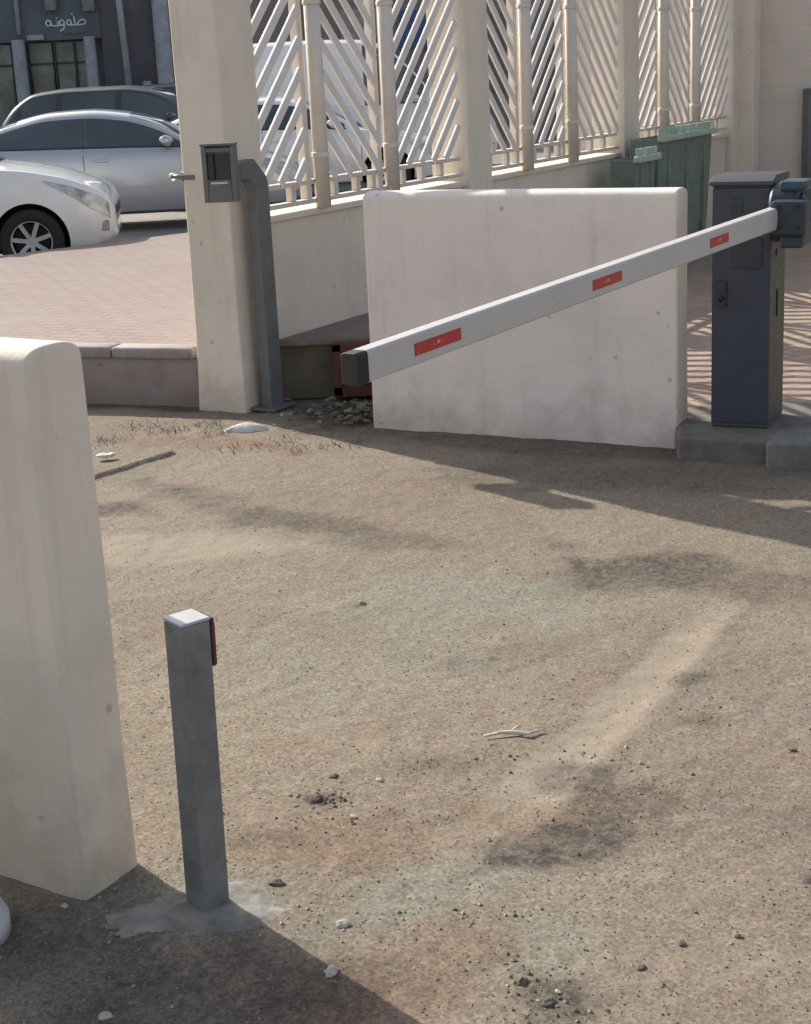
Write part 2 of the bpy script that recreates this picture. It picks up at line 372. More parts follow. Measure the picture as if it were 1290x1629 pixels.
    add(rd, .25, 3.45, .22, .16, 0, s=.65); add(rd, .12, 2.85, .2, .12, 0, s=.5); add(rd, .1, 6.6, .5, .12, -25, s=.3); add(rd, 1.1, 3.2, .3, .2, 0, s=.3)
    add(gn, .05, 3.10, .26, .11, 25, s=.95); add(gn, .25, 2.85, .16, .2, 0, s=.9); add(gn, .15, 5.0, .55, .45, 0, s=.8); add(gn, -.2, 4.5, .5, .4, 0, s=.55); add(gn, .95, 4.1, .2, .2, 0, s=.4)
    add(gn, -.55, 3.08, .30, .16, 0, s=.6)
    col = me.color_attributes.new('ground_tone', 'FLOAT_COLOR', 'POINT')
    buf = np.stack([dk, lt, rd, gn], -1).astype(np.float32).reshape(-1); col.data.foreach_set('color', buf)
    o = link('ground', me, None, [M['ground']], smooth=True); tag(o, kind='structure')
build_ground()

# car park behind: sheet at z=.01
def sheet(name, pts, z, mat, kind='structure'):
    b = MB(); vs = [b.bm.verts.new((x, y, z)) for x, y in pts]; b.bm.faces.new(vs)
    o = b.build(name, mat); tag(o, kind=kind); return o
sheet('car_park', [(-60, 9.3), (-1.9, 9.3), (-.5, 9.3), (8, 22), (60, 40), (60, 120), (-60, 120)], .012, M['tile'])

# raised pavement, left and behind the first pillar (top z .31)
ZP = .315
K1 = Vector((-6.0, 10.44, 0)); K2 = Vector((-1.09, 8.565, 0)); KD = (K2-K1).normalized()
def plateau():
    poly = [(-6.0, 10.47), (-1.09, 8.60), (-.86, 8.60), (-.143, 8.62), (.55, 8.40), (.95, 9.1), (-.35, 9.20), (-.6, 9.2), (-1.02, 8.7), (-1.85, 15.6), (-3.35, 13.95), (-6.5, 12.8)]
    poly = [(-7.0, 10.86), (-1.08, 8.60), (-.86, 8.60), (-.143, 8.62), (.55, 8.40), (1.0, 9.3), (1.4, 12.1), (.2, 17.0), (-1.72, 15.55), (-3.50, 14.05), (-7.5, 12.9)]
    b = MB(); b.prism(poly, -.05, ZP); o = b.build('raised_pavement', M['paver']); tag(o, kind='structure')
plateau()
# kerb wall in front of the raised pavement
kb = empty('kerb', (0, 0, 0), label='raised beige concrete kerb with a rounded cap edging the pink pavement', cat='kerb')
KN = Vector((KD.y, -KD.x, 0))
def kerb():
    L = (K2-K1).length; rot = Matrix((KD, -KN, Vector((0, 0, 1)))).transposed()
    b = MB(); c = (K1+K2)/2 + KN*.0; b.box(c + Vector((0, 0, .115)), (L, .11, .29), rot); b.build('kerb_face', M['kerb'], kb)
    n = 10; seg = L/n
    for i in range(n):
        b = MB(); cc = K1 + KD*(seg*(i+.5)) + KN*.012; b.box(cc+Vector((0, 0, .293)), (seg-.008, .15, .066), rot, bevel=.016)
        if i < n: b.build('kerb_cap', M['kerb_top'], kb, smooth=True)
kerb()
# stepped kerb right of the pillar, in shade
sk = empty('step_kerb', (-.4, 8.6, 0), label='brown tiled step face between the grey stand and the pale barrier wall', cat='kerb')
b = MB(); b.box((.17, 8.53-8.6+.06, .15), (1.55, .04, .30)); b.build('riser', simple('brown_riser', (.12, .105, .075), .7, 0, .25, 8, bump=.3), sk)
b = MB(); b.box((.17, 8.50-8.6+.07, .318), (1.55, .10, .03), bevel=.008); b.build('nosing', simple('nosing_stone', (.20, .15, .12), .8, 0, .3, 12), sk)

# fence-side paved ground at the right (z .08)
poly = [(1.28, 7.35), (1.2, 8.0), (.9, 8.4), (1.45, 9.6), (1.75, 11.9), (3.6, 15.6), (12, 10.5), (12, 5.5), (4.0, 6.3), (2.0, 7.35)]
b = MB(); b.prism(poly, -.05, .075); tag(b.build('side_pavement', M['paver2']), kind='structure')

# ------------------------------------------------------------ low fence wall, pillars, louvre panels
fw = empty('fence_wall', fp(0), label='low plastered wall under the louvred fence, from first pillar to the building', cat='wall')
def fl(o): o.rotation_euler = (0, 0, math.atan2(FD.y, FD.x)); return o
fl(fw)
b = MB(); b.box((4.22, .17, .46), (7.9, .22, 1.02)); b.build('wall_body', M['plaster'], fw, bevel=.01)
b = MB(); b.box((4.22, .165, .985), (7.9, .27, .035)); b.build('coping', M['plaster'], fw, bevel=.006)

pil_lab = ['cream plastered fence pillar nearest the camera, behind the grey card reader',
           'second fence pillar, rising behind the left part of the pale barrier wall',
           'third fence pillar, rising behind the green waste container',
           'last fence pillar, set against the beige building wall']
pil = None
def copy_tree(o, parent=None):
    c = o.copy(); COL.objects.link(c); c.parent = parent
    for ch in list(o.children): copy_tree(ch, c)
    return c
for i in range(4):
    if pil is None:
        pil = empty('fence_pillar', fp(0)); fl(pil)
        b = MB(); prof = []
        # shaft with slight irregular plaster edge
        nz = 16
        rings = []
        for k in range(nz+1):
            z = -.05+2.55*k/nz; g = .016*math.exp(-max(z, 0)/.25)
            x0, x1, y0, y1 = -g+random.uniform(-.002, .002), .33+g, -g+random.uniform(-.002, .002), .29+g
            rings.append([b.bm.verts.new(p) for p in ((x0, y0, z), (x1, y0, z), (x1, y1, z), (x0, y1, z))])
        for A, B in zip(rings, rings[1:]):
            for q in range(4): b.bm.faces.new((A[q], A[(q+1) % 4], B[(q+1) % 4], B[q]))
        b.bm.faces.new(rings[0][::-1]); b.bm.faces.new(rings[-1])
        b.build('shaft', M['plaster'], pil, bevel=.012)
        b = MB(); b.box((.165, .145, 2.545), (.42, .38, .09)); b.build('cap', M['plaster'], pil, bevel=.02)
        p_ = pil
    else: p_ = copy_tree(pil)
    p_.location = fp(2.73*i)
    tag(p_, label=pil_lab[i], cat='pillar', group='plastered fence pillars')

def slat_mesh(s0, s1, dirn, off):
    b = MB(); z0, z1 = 1.165, 2.27; sp = .165; k = -8
    ln = s1-s0
    for k in range(-8, 12):
        za = z0 - .04 + off + k*sp           # height at the lower end
        # param along s from low to high end
        a0, a1 = 0., ln
        zlo, zhi = za, za+ln*1.0
        if zhi <= z0+.03 or zlo >= z1-.02: continue
        if zlo < z0: a0 = z0-zlo
        if zhi > z1: a1 = ln-(zhi-z1)
        if dirn > 0: A = (s0+a0, -.0, za+a0); B = (s0+a1, 0, za+a1)
        else: A = (s1-a0, 0, za+a0); B = (s1-a1, 0, za+a1)
        if (Vector(A)-Vector(B)).length < .05: continue
        b.bar(A, B, .050, .016, up=(0, 1, 0), bevel=.003)
    return b
bay_lab = ['louvred fence panel nearest the camera, right of the card reader',
           'middle louvred fence panel, between the second and third pillars',
           'farthest louvred fence panel, next to the beige building']
for bay in range(3):
    t = fl(empty('louvre_fence_panel', fp(2.73*bay), label=bay_lab[bay], cat='fence', group='louvred fence panels'))
    d0 = 1 if bay % 2 == 0 else -1
    pans = [(.36, .84), (1.05, 1.64), (1.85, 2.70)]
    pans = [(.35, .83), (1.04, 1.64), (1.84, 2.68)]
    for j, (a, c) in enumerate(pans):
        o = slat_mesh(a, c, d0 if j % 2 == 0 else -d0, .03*j).build('slat_panel', M['white_slat'], t)
        o.location = (0, .045, 0)
    for a in (.865, 1.015, 1.665, 1.815):
        b = MB(); b.box((a, .085, 1.66), (.05, .05, 1.26)); b.build('frame_upright', M['cream_metal'], t, bevel=.005)
    for a in (.94, 1.74):
        b = MB(); b.tube([(a, .02, 1.0), (a, .02, 2.42)], .044, 18); po = b.build('post', M['cream_metal'], t, smooth=True)
        for zz in (1.30, 2.13):
            b = MB(); b.tube([(a, .02, zz-.014), (a, .02, zz+.014)], .052, 18); b.build('collar', M['cream_metal'], po, bevel=.004)
    for a in (.94-.12, .94+.13, 1.74-.12, 1.74+.13):
        pass
    for zz, n in ((1.152, .08), (1.045, .07), (2.29, .06)):
        b = MB(); b.box((1.525, n, zz), (2.36, .05 if zz > 1.1 else .06, .026 if zz != 2.29 else .05)); b.build('rail', M['cream_metal'], t, bevel=.004)
    for a in (.43, .70, 1.15, 1.40, 1.58, 1.95, 2.2, 2.45):
        b = MB(); b.box((a, .078, 1.099), (.045, .04, .080)); b.build('stub', M['cream_metal'], t, bevel=.004)

# building at the far right (perpendicular to fence)
bd = fl(empty('building', fp(8.52), label='beige block building wall with faint courses, at the end of the fence', cat='building'))
b = MB(); b.box((.2, -4.0, 2.45), (.4, 12.0, 5.0)); o = b.build('wall', M['plaster_block'], bd)
# object-space x must run along the wall face for the courses
o.rotation_euler = (0, 0, 0)
me = o.data
for v in me.vertices:
    x, y, z = v.co; v.co = (y, -x, z)
o.rotation_euler = (0, 0, R(90))
b = MB(); b.box((-.10, -.03, 1.95), (.2, .26, 3.9)); b.build('corner_pier', M['plaster'], bd, bevel=.01)
# metal utility cabinet on the wall
uc = fl(empty('utility_cabinet', fp(8.51, .50, .1), label='grey metal utility cabinet door fixed to the beige building wall', cat='cabinet'))
b = MB(); b.box((-.04, -.55, .66), (.08, .90, 1.24)); b.build('frame', simple('utility_frame', (.12, .125, .12), .5), uc, bevel=.006)
b = MB(); b.box((-.085, -.55, .66), (.014, .78, 1.12)); dd = b.build('door', simple('utility_door', (.16, .17, .17), .5), uc, bevel=.004)
b = MB(); b.box((-.105, -.24, .62), (.03, .03, .14)); b.build('handle', M['black'], dd, bevel=.004)

# ------------------------------------------------------------ rounded-top barrier walls
def round_wall(name, base, wdir, L, T, Ht, label, mat, bulge=.012, endr=.0):
    wd = Vector(wdir).normalized(); nn = Vector((wd.y, -wd.x, 0))       # nn: towards the camera side
    t = empty(name, base, math.atan2(wd.y, wd.x), label=label, cat='wall', group='rounded plaster gate walls')
    b = MB(); nx = max(8, int(L/.05)); r_ = T/2; rr = random.Random(len(label))
    secs = []
    for i in range(nx+1):
        x = L*i/nx; ring = []
        hc = .048; prof = [(-r_, -.12), (-r_, .05), (-r_, .3), (-r_, .6), (-r_, Ht-hc)]
        for a in range(12, 169, 12): prof.append((-r_*math.copysign(abs(math.cos(R(a)))**.75, math.cos(R(a))), Ht-hc + hc*math.sin(R(a))**.7))
        prof += [(r_, Ht-hc), (r_, .6), (r_, .3), (r_, .05), (r_, -.12)]
        for q, (y, z) in enumerate(prof):
            wob = .004*math.sin(x*9+z*5)+.003*math.sin(x*23+1.3*z*7)+rr.uniform(-.0012, .0012)
            flare = .012*math.exp(-max(z, 0)/.12)
            ring.append(b.bm.verts.new((x, (y + (1 if y > 0 else -1)*(wob*.6+flare)), z)))
        secs.append(ring)
    for A, B in zip(secs, secs[1:]):
        for k in range(len(A)-1): b.bm.faces.new((A[k], A[k+1], B[k+1], B[k]))
        b.bm.faces.new((A[-1], A[0], B[0], B[-1]))
    b.bm.faces.new(secs[0]); b.bm.faces.new(secs[-1][::-1])
    o = b.build('wall_body', mat, t, smooth=False, bevel=.012, segs=3)
    return t
T2 = .165
wdv = Vector((.884, -.468, 0)); nrm = Vector((.468, .884, 0))
base = Vector((-.132, 7.777, 0)) + nrm*(T2/2) - wdv*.008
rw = round_wall('barrier_wall', base, wdv, (Vector((1.266, 7.035, 0))-Vector((-.132, 7.777, 0))).length+.02, T2, 1.175,
                'wide pale plaster wall with rounded top standing behind the white barrier arm', M['plaster_pink'])
T1 = .172
a_ = Vector((-.755, 3.128, 0)); wl = Vector((.85, -.527, 0)).normalized(); n1 = Vector((.527, .85, 0))
LW = round_wall('barrier_wall', a_ + n1*(T1/2) - wl*2.6, wl, 2.6, T1, 1.238,
                'cream plaster wall end with rounded top in the left foreground beside the short post', M['plaster'])

# ------------------------------------------------------------ card reader on a gooseneck stand
st = fl(empty('card_reader_stand', fp(.1, .09, 0), label='grey gooseneck steel stand carrying a card reader, against the first pillar', cat='card reader'))
# local x along fence, y away
b = MB()
out = [(-.02, 0), (-.02, 1.16), (-.05, 1.225), (-.14, 1.235), (-.14, 1.325), (-.015, 1.335), (.085, 1.24), (.10, 1.20), (.10, 0)]
b.prism(out, -.032, .032, Matrix.Rotation(R(90), 4, 'X')); b.build('stand_tube', M['grey_metal'], st, bevel=.006)
b = MB(); b.box((.04, 0, .008), (.22, .17, .016)); b.build('base_plate', M['grey_metal'], st, bevel=.003)
rot_ = R(24)
b = MB(); b.bar((-.13, 0, 1.281), (-.375, -.085, 1.281), .06, .085, up=(0, 0, 1), bevel=.004); b.build('neck', M['grey_metal'], st)
W_, Z0, Z1 = .168, 1.150, 1.425
b = MB()
b.box((.02, 0, (Z0+Z1)/2-Z0), (.05, W_, Z1-Z0))
b.box((-.02, -W_/2+.012, (Z1-Z0)/2), (.03, .024, Z1-Z0)); b.box((-.02, W_/2-.012, (Z1-Z0)/2), (.03, .024, Z1-Z0))
b.box((-.02, 0, Z1-Z0-.02), (.03, W_-.05, .022)); b.box((-.02, 0, .055), (.03, W_-.05, .11))
hs = b.build('housing', M['reader'], st, bevel=.003); hs.location = (-.400, -.094, Z0); hs.rotation_euler = (0, 0, rot_)
b = MB(); b.box((-.008, 0, .175), (.006, W_-.06, .12)); b.build('screen', M['screen'], hs)
b = MB(); b.box((-.022, .035, .175), (.02, .02, .12)); b.build('bezel', M['black'], hs)
b = MB(); b.box((-.038, 0, .095), (.012, .085, .010)); b.build('card_slot', M['white_p'], hs, bevel=.002)
b = MB(); b.box((.0, 0, Z1-Z0+.006), (.09, W_+.006, .012)); b.build('hood', M['reader'], hs, bevel=.003)
# latch bar and bolt on the pillar's left
lt_ = fl(empty('gate_latch', fp(.03, -.29, 1.25), label='small steel bolt sticking out left of the first pillar', cat='latch'))
b = MB(); b.tube([(.0, .0, 0), (.0, .10, .004)], .012, 12); b.build('bolt', M['grey_metal'], lt_, smooth=True)
b = MB(); b.box((0, .012, 0), (.05, .008, .06)); b.build('plate', M['chrome'], lt_, bevel=.002)
b = MB(); b.tube([(0, .085, 0), (0, .098, 0)], .022, 14); b.build('nut', M['chrome'], lt_, bevel=.002)
b = MB(); b.box((-.02, -.03, 0), (.03, .10, .025)); b.build('strap', M['grey_metal'], lt_, bevel=.002)

# stub wall left of pillar
sw = fl(empty('stub_wall', fp(.22, -.33, 0), label='short cream wall stub on the left side of the first pillar', cat='wall'))
b = MB(); b.prism([(-.10, 0), (.10, 0), (.10, 1.02), (.03, 1.04), (-.10, .97)], -.05, .05, Matrix.Rotation(R(90), 4, 'X')); b.build('stub', M['plaster'], sw, bevel=.008)

# ------------------------------------------------------------ barrier cabinet and arm
CM = Vector((1.663, 6.875, 0)); CF = Vector((.86, -.51, 0)); CS = Vector((.51, .86, 0))
cab = empty('barrier_gate', CM+Vector((0, 0, .1)), math.atan2(CF.y, CF.x), label='barrier gate, dark blue grey cabinet with long white arm, on low concrete pad', cat='barrier gate')
cab.rotation_euler[2] = R(-25)
# local: x along the front (towards right), y away; front face spans x -.245..0
cw, cd_, ch = .262, .325, 1.085
b = MB(); b.box((-cw/2, cd_/2, ch/2), (cw, cd_, ch)); bo = b.build('body', M['cab_side'], cab, bevel=.006)
b = MB(); b.box((-cw/2, -.004, ch/2+.005), (cw-.004, .012, ch-.03)); dr = b.build('front_door', M['cab_front'], cab, bevel=.004)
b = MB(); b.prism([(-.02, 0), (cd_+.012, 0), (cd_+.012, .035), (.05, .04), (-.02, .018)], 0, cw+.02, Matrix(((0, 0, 1, -cw-.01), (1, 0, 0, 0), (0, 1, 0, ch), (0, 0, 0, 1)))); b.build('lid', M['cab_top'], cab, bevel=.004)
b = MB(); b.box((-.105, -.0125, .79), (.135, .006, .135)); b.build('notice_panel', M['dark_label'], dr, bevel=.001)
b = MB(); b.box((-.215, -.014, .61), (.045, .012, .12)); b.build('lock_plate', M['dark_label'], dr, bevel=.003)
b = MB(); b.tube([(-.215, -.018, .59), (-.215, -.034, .59)], .012, 12); b.build('lock', M['black'], dr, smooth=True)
b = MB(); b.box((-.15, -.0125, 1.0), (.05, .005, .07)); b.build('vent_plate', M['dark_label'], dr)
b = MB(); b.box((.003, .15, .55), (.008, .028, .12)); b.build('handle', M['black'], bo, bevel=.003)
b = MB(); b.tube([(0, .12, .78), (.008, .12, .78)], .016, 12); b.build('key_cover', M['reader'], bo, smooth=True)
hz = .965
b = MB(); b.lathe([(.0001, .0), (.118, .0), (.128, .012), (.128, .10), (.118, .115), (.085, .12), (.08, .135), (.0001, .137)], 36, Matrix.Translation((0, .03, hz)) @ Matrix.Rotation(R(90), 4, 'Y')); b.build('hub', M['hub'], cab, smooth=False, bevel=.004)
b = MB(); b.box((.10, -.09, hz-.01), (.15, .13, .15), bevel=.014); ht = b.build('arm_holder', M['hub'], cab)
b = MB(); b.box((.11, -.02, hz-.11), (.10, .20, .06), bevel=.012); b.build('holder_foot', M['hub'], cab)
b = MB(); b.box((.10, .02, hz+.118), (.12, .16, .045), bevel=.014); b.build('holder_cover', simple('hub_cover_paint', (.055, .085, .105), .45, .1), cab)
for xx, zz in ((.06, .04), (.14, .04), (.06, -.05), (.14, -.05)):
    b = MB(); b.tube([(xx, -.155, hz+zz), (xx, -.163, hz+zz)], .011, 6); b.build('holder_bolt', M['black'], ht)

AH = Vector((1.745, 6.90, 1.06)); AT = Vector((-.098, 4.255, .966)); AD = (AT-AH).normalized(); AL = (AT-AH).length+.01
AX = AD; AZ = (Vector((0, 0, 1))-AX*AX.z).normalized(); AY = AZ.cross(AX)
SIDE = 1 if (AY.dot(Vector((.82, -.57, 0))) > 0) else -1      # local y sign of the face towards the drive
h_, t_ = .046, .029
prof = [(-t_*.80, -h_), (t_*.80, -h_), (t_, -h_*.88), (t_, h_*.86), (t_*.72, h_), (-t_*.72, h_), (-t_, h_*.86), (-t_, -h_*.88)]
MX = Matrix(((0, 0, 1, 0), (1, 0, 0, 0), (0, 1, 0, 0), (0, 0, 0, 1)))
b = MB(); b.prism(prof, .0, AL, MX); arm = b.build('arm', M['arm'], cab, bevel=.003)
arm['label'] = 'long white arm with three red stickers, lowered across the pale wall'
bpy.context.view_layer.update()
arm.matrix_parent_inverse = cab.matrix_world.inverted()
mw = Matrix((AX, AY, AZ)).transposed().to_4x4(); mw.translation = AH; arm.matrix_basis = mw
b = MB(); b.prism([(y*1.0, z*1.0) for y, z in prof], AL, AL+.052, MX); b.build('end_cap', simple('end_cap_rubber', (.012, .013, .016), .6), arm, bevel=.008)
pr = simple('sticker_print', (.62, .30, .30), .5)
for k, (c0, c1) in enumerate(((.74, .92), (1.69, 1.91), (2.76, 3.01))):
    b = MB(); b.box(((c0+c1)/2, SIDE*(t_+.0012), .000), (c1-c0, .0016, .036)); cc = (c0+c1)/2; nf = len(b.bm.faces)
    b.box((cc, SIDE*(t_+.0026), .002), (.016, .0010, .010)); b.box((cc+.024, SIDE*(t_+.0026), .0), (.006, .0010, .005)); b.box((cc-.022, SIDE*(t_+.0026), .0), (.006, .0010, .004))
    b.bm.faces.ensure_lookup_table()
    for f in b.bm.faces[nf:]: f.material_index = 1
    b.build('red_sticker', [M['red'], pr], arm)

# concrete pads
b = MB(); b.prism([(1.24, 6.83), (1.66, 6.63), (1.95, 6.95), (2.05, 7.35), (1.8, 7.5), (1.34, 7.42)], -.05, .098)
o = b.build('concrete_pad', M['conc_dark'], None, bevel=.02); tag(o, 'low weathered concrete pad under the barrier cabinet', 'pad')
b = MB(); b.prism([(1.585, 6.60), (2.3, 6.35), (2.45, 6.78), (1.70, 6.85+.0)], -.05, .106)
o = b.build('concrete_slab', M['concrete'], None, bevel=.018); tag(o, 'grey concrete slab in front of the cabinet, at the right edge', 'slab')

# ------------------------------------------------------------ short grey post with photocell
ps = empty('short_post', (-.480, 3.085, 0), R(-50.5), label='short square grey steel post with pale top, in the left foreground', cat='post')
ps.rotation_euler = (0, R(1.6), R(-50.5))
def post():
    a = .071; hgt = .665
    b = MB(); b.box((0, 0, hgt/2-.02), (a, a, hgt+.04)); b.build('tube', M['post'], ps, bevel=.005)
    b = MB(); b.box((0, 0, hgt+.004), (a+.001, a+.001, .007)); b.build('top_plate', simple('pale_zinc', (.45, .45, .47), .4, .1, .08), ps, bevel=.002)
    # local y axis points (sin50.5, cos50.5): away-right
    b = MB(); b.box((.004, a/2+.006, hgt-.052), (a*.80, .012, .108)); pc = b.build('photocell', M['black'], ps, bevel=.003)
    b = MB(); b.box((.034, a/2+.006, hgt-.055), (.003, .008, .092)); b.build('red_lens', M['red_dull'], pc)
post()
# irregular pad
def patch(name, c, rx, ry, z, mat, n=40, seed=1, h=.02, rag=.02):
    r2 = random.Random(seed); b = MB(); ph = [r2.uniform(0, 6.28) for _ in range(4)]
    rings = []
    for q, (f, zz) in enumerate(((1.08, -.02), (1.0, z), (.72, z+h*.5), (.4, z+h*.8), (.12, z+h))):
        ring = []
        for k in range(n):
            a = 2*math.pi*k/n; w_ = 1+.10*math.sin(3*a+ph[0])+.07*math.sin(5*a+ph[1])+f**4*(.05*math.sin(9*a+ph[2])+.03*math.sin(14*a+ph[3])+.02*math.sin(23*a+ph[0])+r2.uniform(-rag, rag)*.6)
            ring.append(b.bm.verts.new((c[0]+math.cos(a)*rx*f*w_, c[1]+math.sin(a)*ry*f*w_, zz+r2.uniform(-.0008, .0008))))
        rings.append(ring)
    for A, B in zip(rings, rings[1:]):
        for k in range(n): b.bm.faces.new((A[k], A[(k+1) % n], B[(k+1) % n], B[k]))
    b.bm.faces.new(rings[-1])
    return b.build(name, mat, None, smooth=True)
def footing():
    # rough cast disc, half buried: a fine grid whose height falls under the soil along a ragged edge
    b = MB(); cx_, cy_, st_ = -.485, 3.055, .0065; n1, n2 = 74, 48; G = {}
    for i in range(n1):
        for j in range(n2):
            x = cx_+(i-n1/2)*st_; y = cy_+(j-n2/2)*st_
            q = math.sqrt(((x-cx_)/.200)**2+((y-cy_)/.118)**2)
            e = float(fbm(np.array([x]), np.array([y]), 9, 4, 61)[0]); f = float(fbm(np.array([x]), np.array([y]), 60, 3, 66, .7)[0])
            if q > 1.2: continue
            z = gz(x, y) + .006*min(1, (1.0+e*.55-q)*5) + f*.003
            G[i, j] = b.bm.verts.new((x, y, max(z, gz(x, y)-.012)))
    for (i, j) in list(G):
        k = [(i, j), (i+1, j), (i+1, j+1), (i, j+1)]
        if all(q in G for q in k): b.bm.faces.new([G[q] for q in k])
    o = b.build('concrete_footing', M['foot'], None, smooth=True)
    tag(o, 'rough round grey concrete footing around the short post', 'footing')
# white bollard at left edge
bo_ = empty('white_bollard', (-1.018, 3.00, 0), label='white plastic bollard with flared foot, cut by the left edge', cat='bollard')
b = MB(); b.lathe([(.118, -.01), (.118, .03), (.108, .05), (.102, .07), (.100, .16), (.098, .30), (.097, .42), (.088, .52), (.06, .57), (.02, .59), (.0001, .592)], 40); b.build('shell', M['white_p'], bo_, smooth=True)

# ------------------------------------------------------------ red frame box by step
rb = empty('red_frame', (-.20, 8.49, .0), label='red painted frame in the shaded step face, behind the arm tip', cat='frame')
for c, s_ in (((-.135, 0, .17), (.05, .05, .30)), ((.02, 0, .29), (.36, .05, .045)), ((.02, 0, .045), (.36, .05, .06)), ((.175, 0, .17), (.05, .05, .30))):
    b = MB(); b.box(c, s_); b.build('bar', M['red_dull'], rb, bevel=.004)
b = MB(); b.box((.02, .018, .17), (.30, .01, .25)); b.build('back_plate', simple('frame_back', (.05, .042, .034), .8), rb)

# ------------------------------------------------------------ green container behind the wall
def bin_(s0, L, D_, hh, off, label, nr):
    gb = fl(empty('waste_container', fp(s0, off, .075), label=label, cat='waste container', group='green waste containers'))
    b = MB(); ins = .05
    a = [(ins, .04), (L-ins, .04), (L-ins, D_-.03), (ins, D_-.03)]; t_ = [(0, 0), (L, 0), (L, D_), (0, D_)]
    va = [b.bm.verts.new((x, y, .10)) for x, y in a]; vt = [b.bm.verts.new((x, y, hh)) for x, y in t_]
    vi = [b.bm.verts.new((L/2+(x-L/2)*.93, D_/2+(y-D_/2)*.85, hh)) for x, y in t_]; vb = [b.bm.verts.new((L/2+(x-L/2)*.90, D_/2+(y-D_/2)*.80, .3)) for x, y in t_]
    for k in range(4):
        j = (k+1) % 4; b.bm.faces.new((va[k], va[j], vt[j], vt[k])); b.bm.faces.new((vt[k], vt[j], vi[j], vi[k])); b.bm.faces.new((vi[k], vi[j], vb[j], vb[k]))
    b.bm.faces.new(va[::-1]); b.bm.faces.new(vb)
    tub = b.build('tub', M['green'], gb, bevel=.012)
    b = MB(); b.box((L/2, -.015, hh), (L+.04, .06, .05)); rim = b.build('rim', M['green_rim'], gb, bevel=.01)
    for k in range(nr):
        b = MB(); b.box((.06+k*(L-.12)/(nr-1), .0, hh+.05), (.03, .06, .062)); b.build('rim_rib', M['green_rim'], rim, bevel=.006)
    for k in range(max(2, int(L/.35))):
        b = MB(); n_ = max(2, int(L/.35)); b.box((L*(k+.5)/n_, .012, .56), (.035, .04, .78)); b.build('rib', M['green'], tub, bevel=.008)
    for x in (.12, L-.12):
        for y in (.08, D_-.08):
            b = MB(); b.tube([(x-.02, y, .055), (x+.02, y, .055)], .055, 16); b.build('caster', M['black'], gb)
bin_(5.30, 1.26, .26, 1.035, .36, 'larger dark green waste container with pale ribbed rim, just left of the barrier cabinet', 13)
bin_(4.80, .42, .22, .91, .36, 'smaller dark green waste container at the left of the larger green one', 4)

# ------------------------------------------------------------ cars
def interp(pts, x):
    # smooth (pchip-like) interpolation
    n = len(pts)
    if x <= pts[0][0]: return pts[0][1]
    if x >= pts[-1][0]: return pts[-1][1]
    for i in range(n-1):
        if pts[i][0] <= x <= pts[i+1][0]: break
    def slope(k):
        if k <= 0 or k >= n-1: return (pts[min(k+1, n-1)][1]-pts[max(k-1, 0)][1])/(pts[min(k+1, n-1)][0]-pts[max(k-1, 0)][0])
        d1 = (pts[k][1]-pts[k-1][1])/(pts[k][0]-pts[k-1][0]); d2 = (pts[k+1][1]-pts[k][1])/(pts[k+1][0]-pts[k][0])
        return 0 if d1*d2 <= 0 else 2*d1*d2/(d1+d2)
    h = pts[i+1][0]-pts[i][0]; t = (x-pts[i][0])/h; m0, m1 = slope(i)*h, slope(i+1)*h
    return (2*t**3-3*t*t+1)*pts[i][1]+(t**3-2*t*t+t)*m0+(-2*t**3+3*t*t)*pts[i+1][1]+(t**3-t*t)*m1

SEDAN = dict(L=4.53, w=[(0, .60), (.12, .74), (.4, .84), (1.2, .885), (3.2, .885), (4.1, .83), (4.4, .76), (4.53, .66)],
    zb=[(0, .30), (.3, .22), (1, .20), (3.6, .20), (4.3, .26), (4.53, .36)],
    belt=[(0, .56), (.10, .66), (.35, .76), (.8, .86), (1.25, .94), (2.2, .985), (3.4, 1.01), (4.1, 1.03), (4.42, 1.0), (4.53, .80)],
    roof=[(1.15, .93), (1.30, 1.0), (1.75, 1.24), (2.15, 1.36), (2.6, 1.405), (3.0, 1.395), (3.5, 1.30), (3.95, 1.14), (4.2, 1.04)],
    wr=[(1.2, .74), (2.0, .60), (2.6, .585), (3.3, .58), (4.1, .68)], ax=(.88, 3.58), wrad=.32, win=[(1.46, 2.574), (2.578, 3.86)], ws=(1.22, 2.06), rw=(3.42, 4.08))
HATCH = dict(L=4.2, w=[(0, .66), (.08, .76), (.3, .83), (1.0, .86), (3.2, .86), (4.0, .82), (4.2, .72)],
    zb=[(0, .30), (.25, .20), (1, .19), (3.4, .20), (4.2, .32)],
    belt=[(0, .60), (.05, .70), (.22, .80), (.5, .90), (.95, .985), (1.35, 1.01), (2.2, 1.02), (3.6, 1.05), (4.2, .98)],
    roof=[(1.0, .99), (1.2, 1.07), (1.7, 1.32), (2.1, 1.44), (2.6, 1.47), (3.4, 1.42), (3.9, 1.28), (4.15, 1.06)],
    wr=[(1.1, .74), (2.0, .60), (3.3, .60), (4.1, .66)], ax=(.80, 3.3), wrad=.31, win=[(1.35, 2.412), (2.416, 3.7)], ws=(1.08, 1.95), rw=(3.6, 4.1))
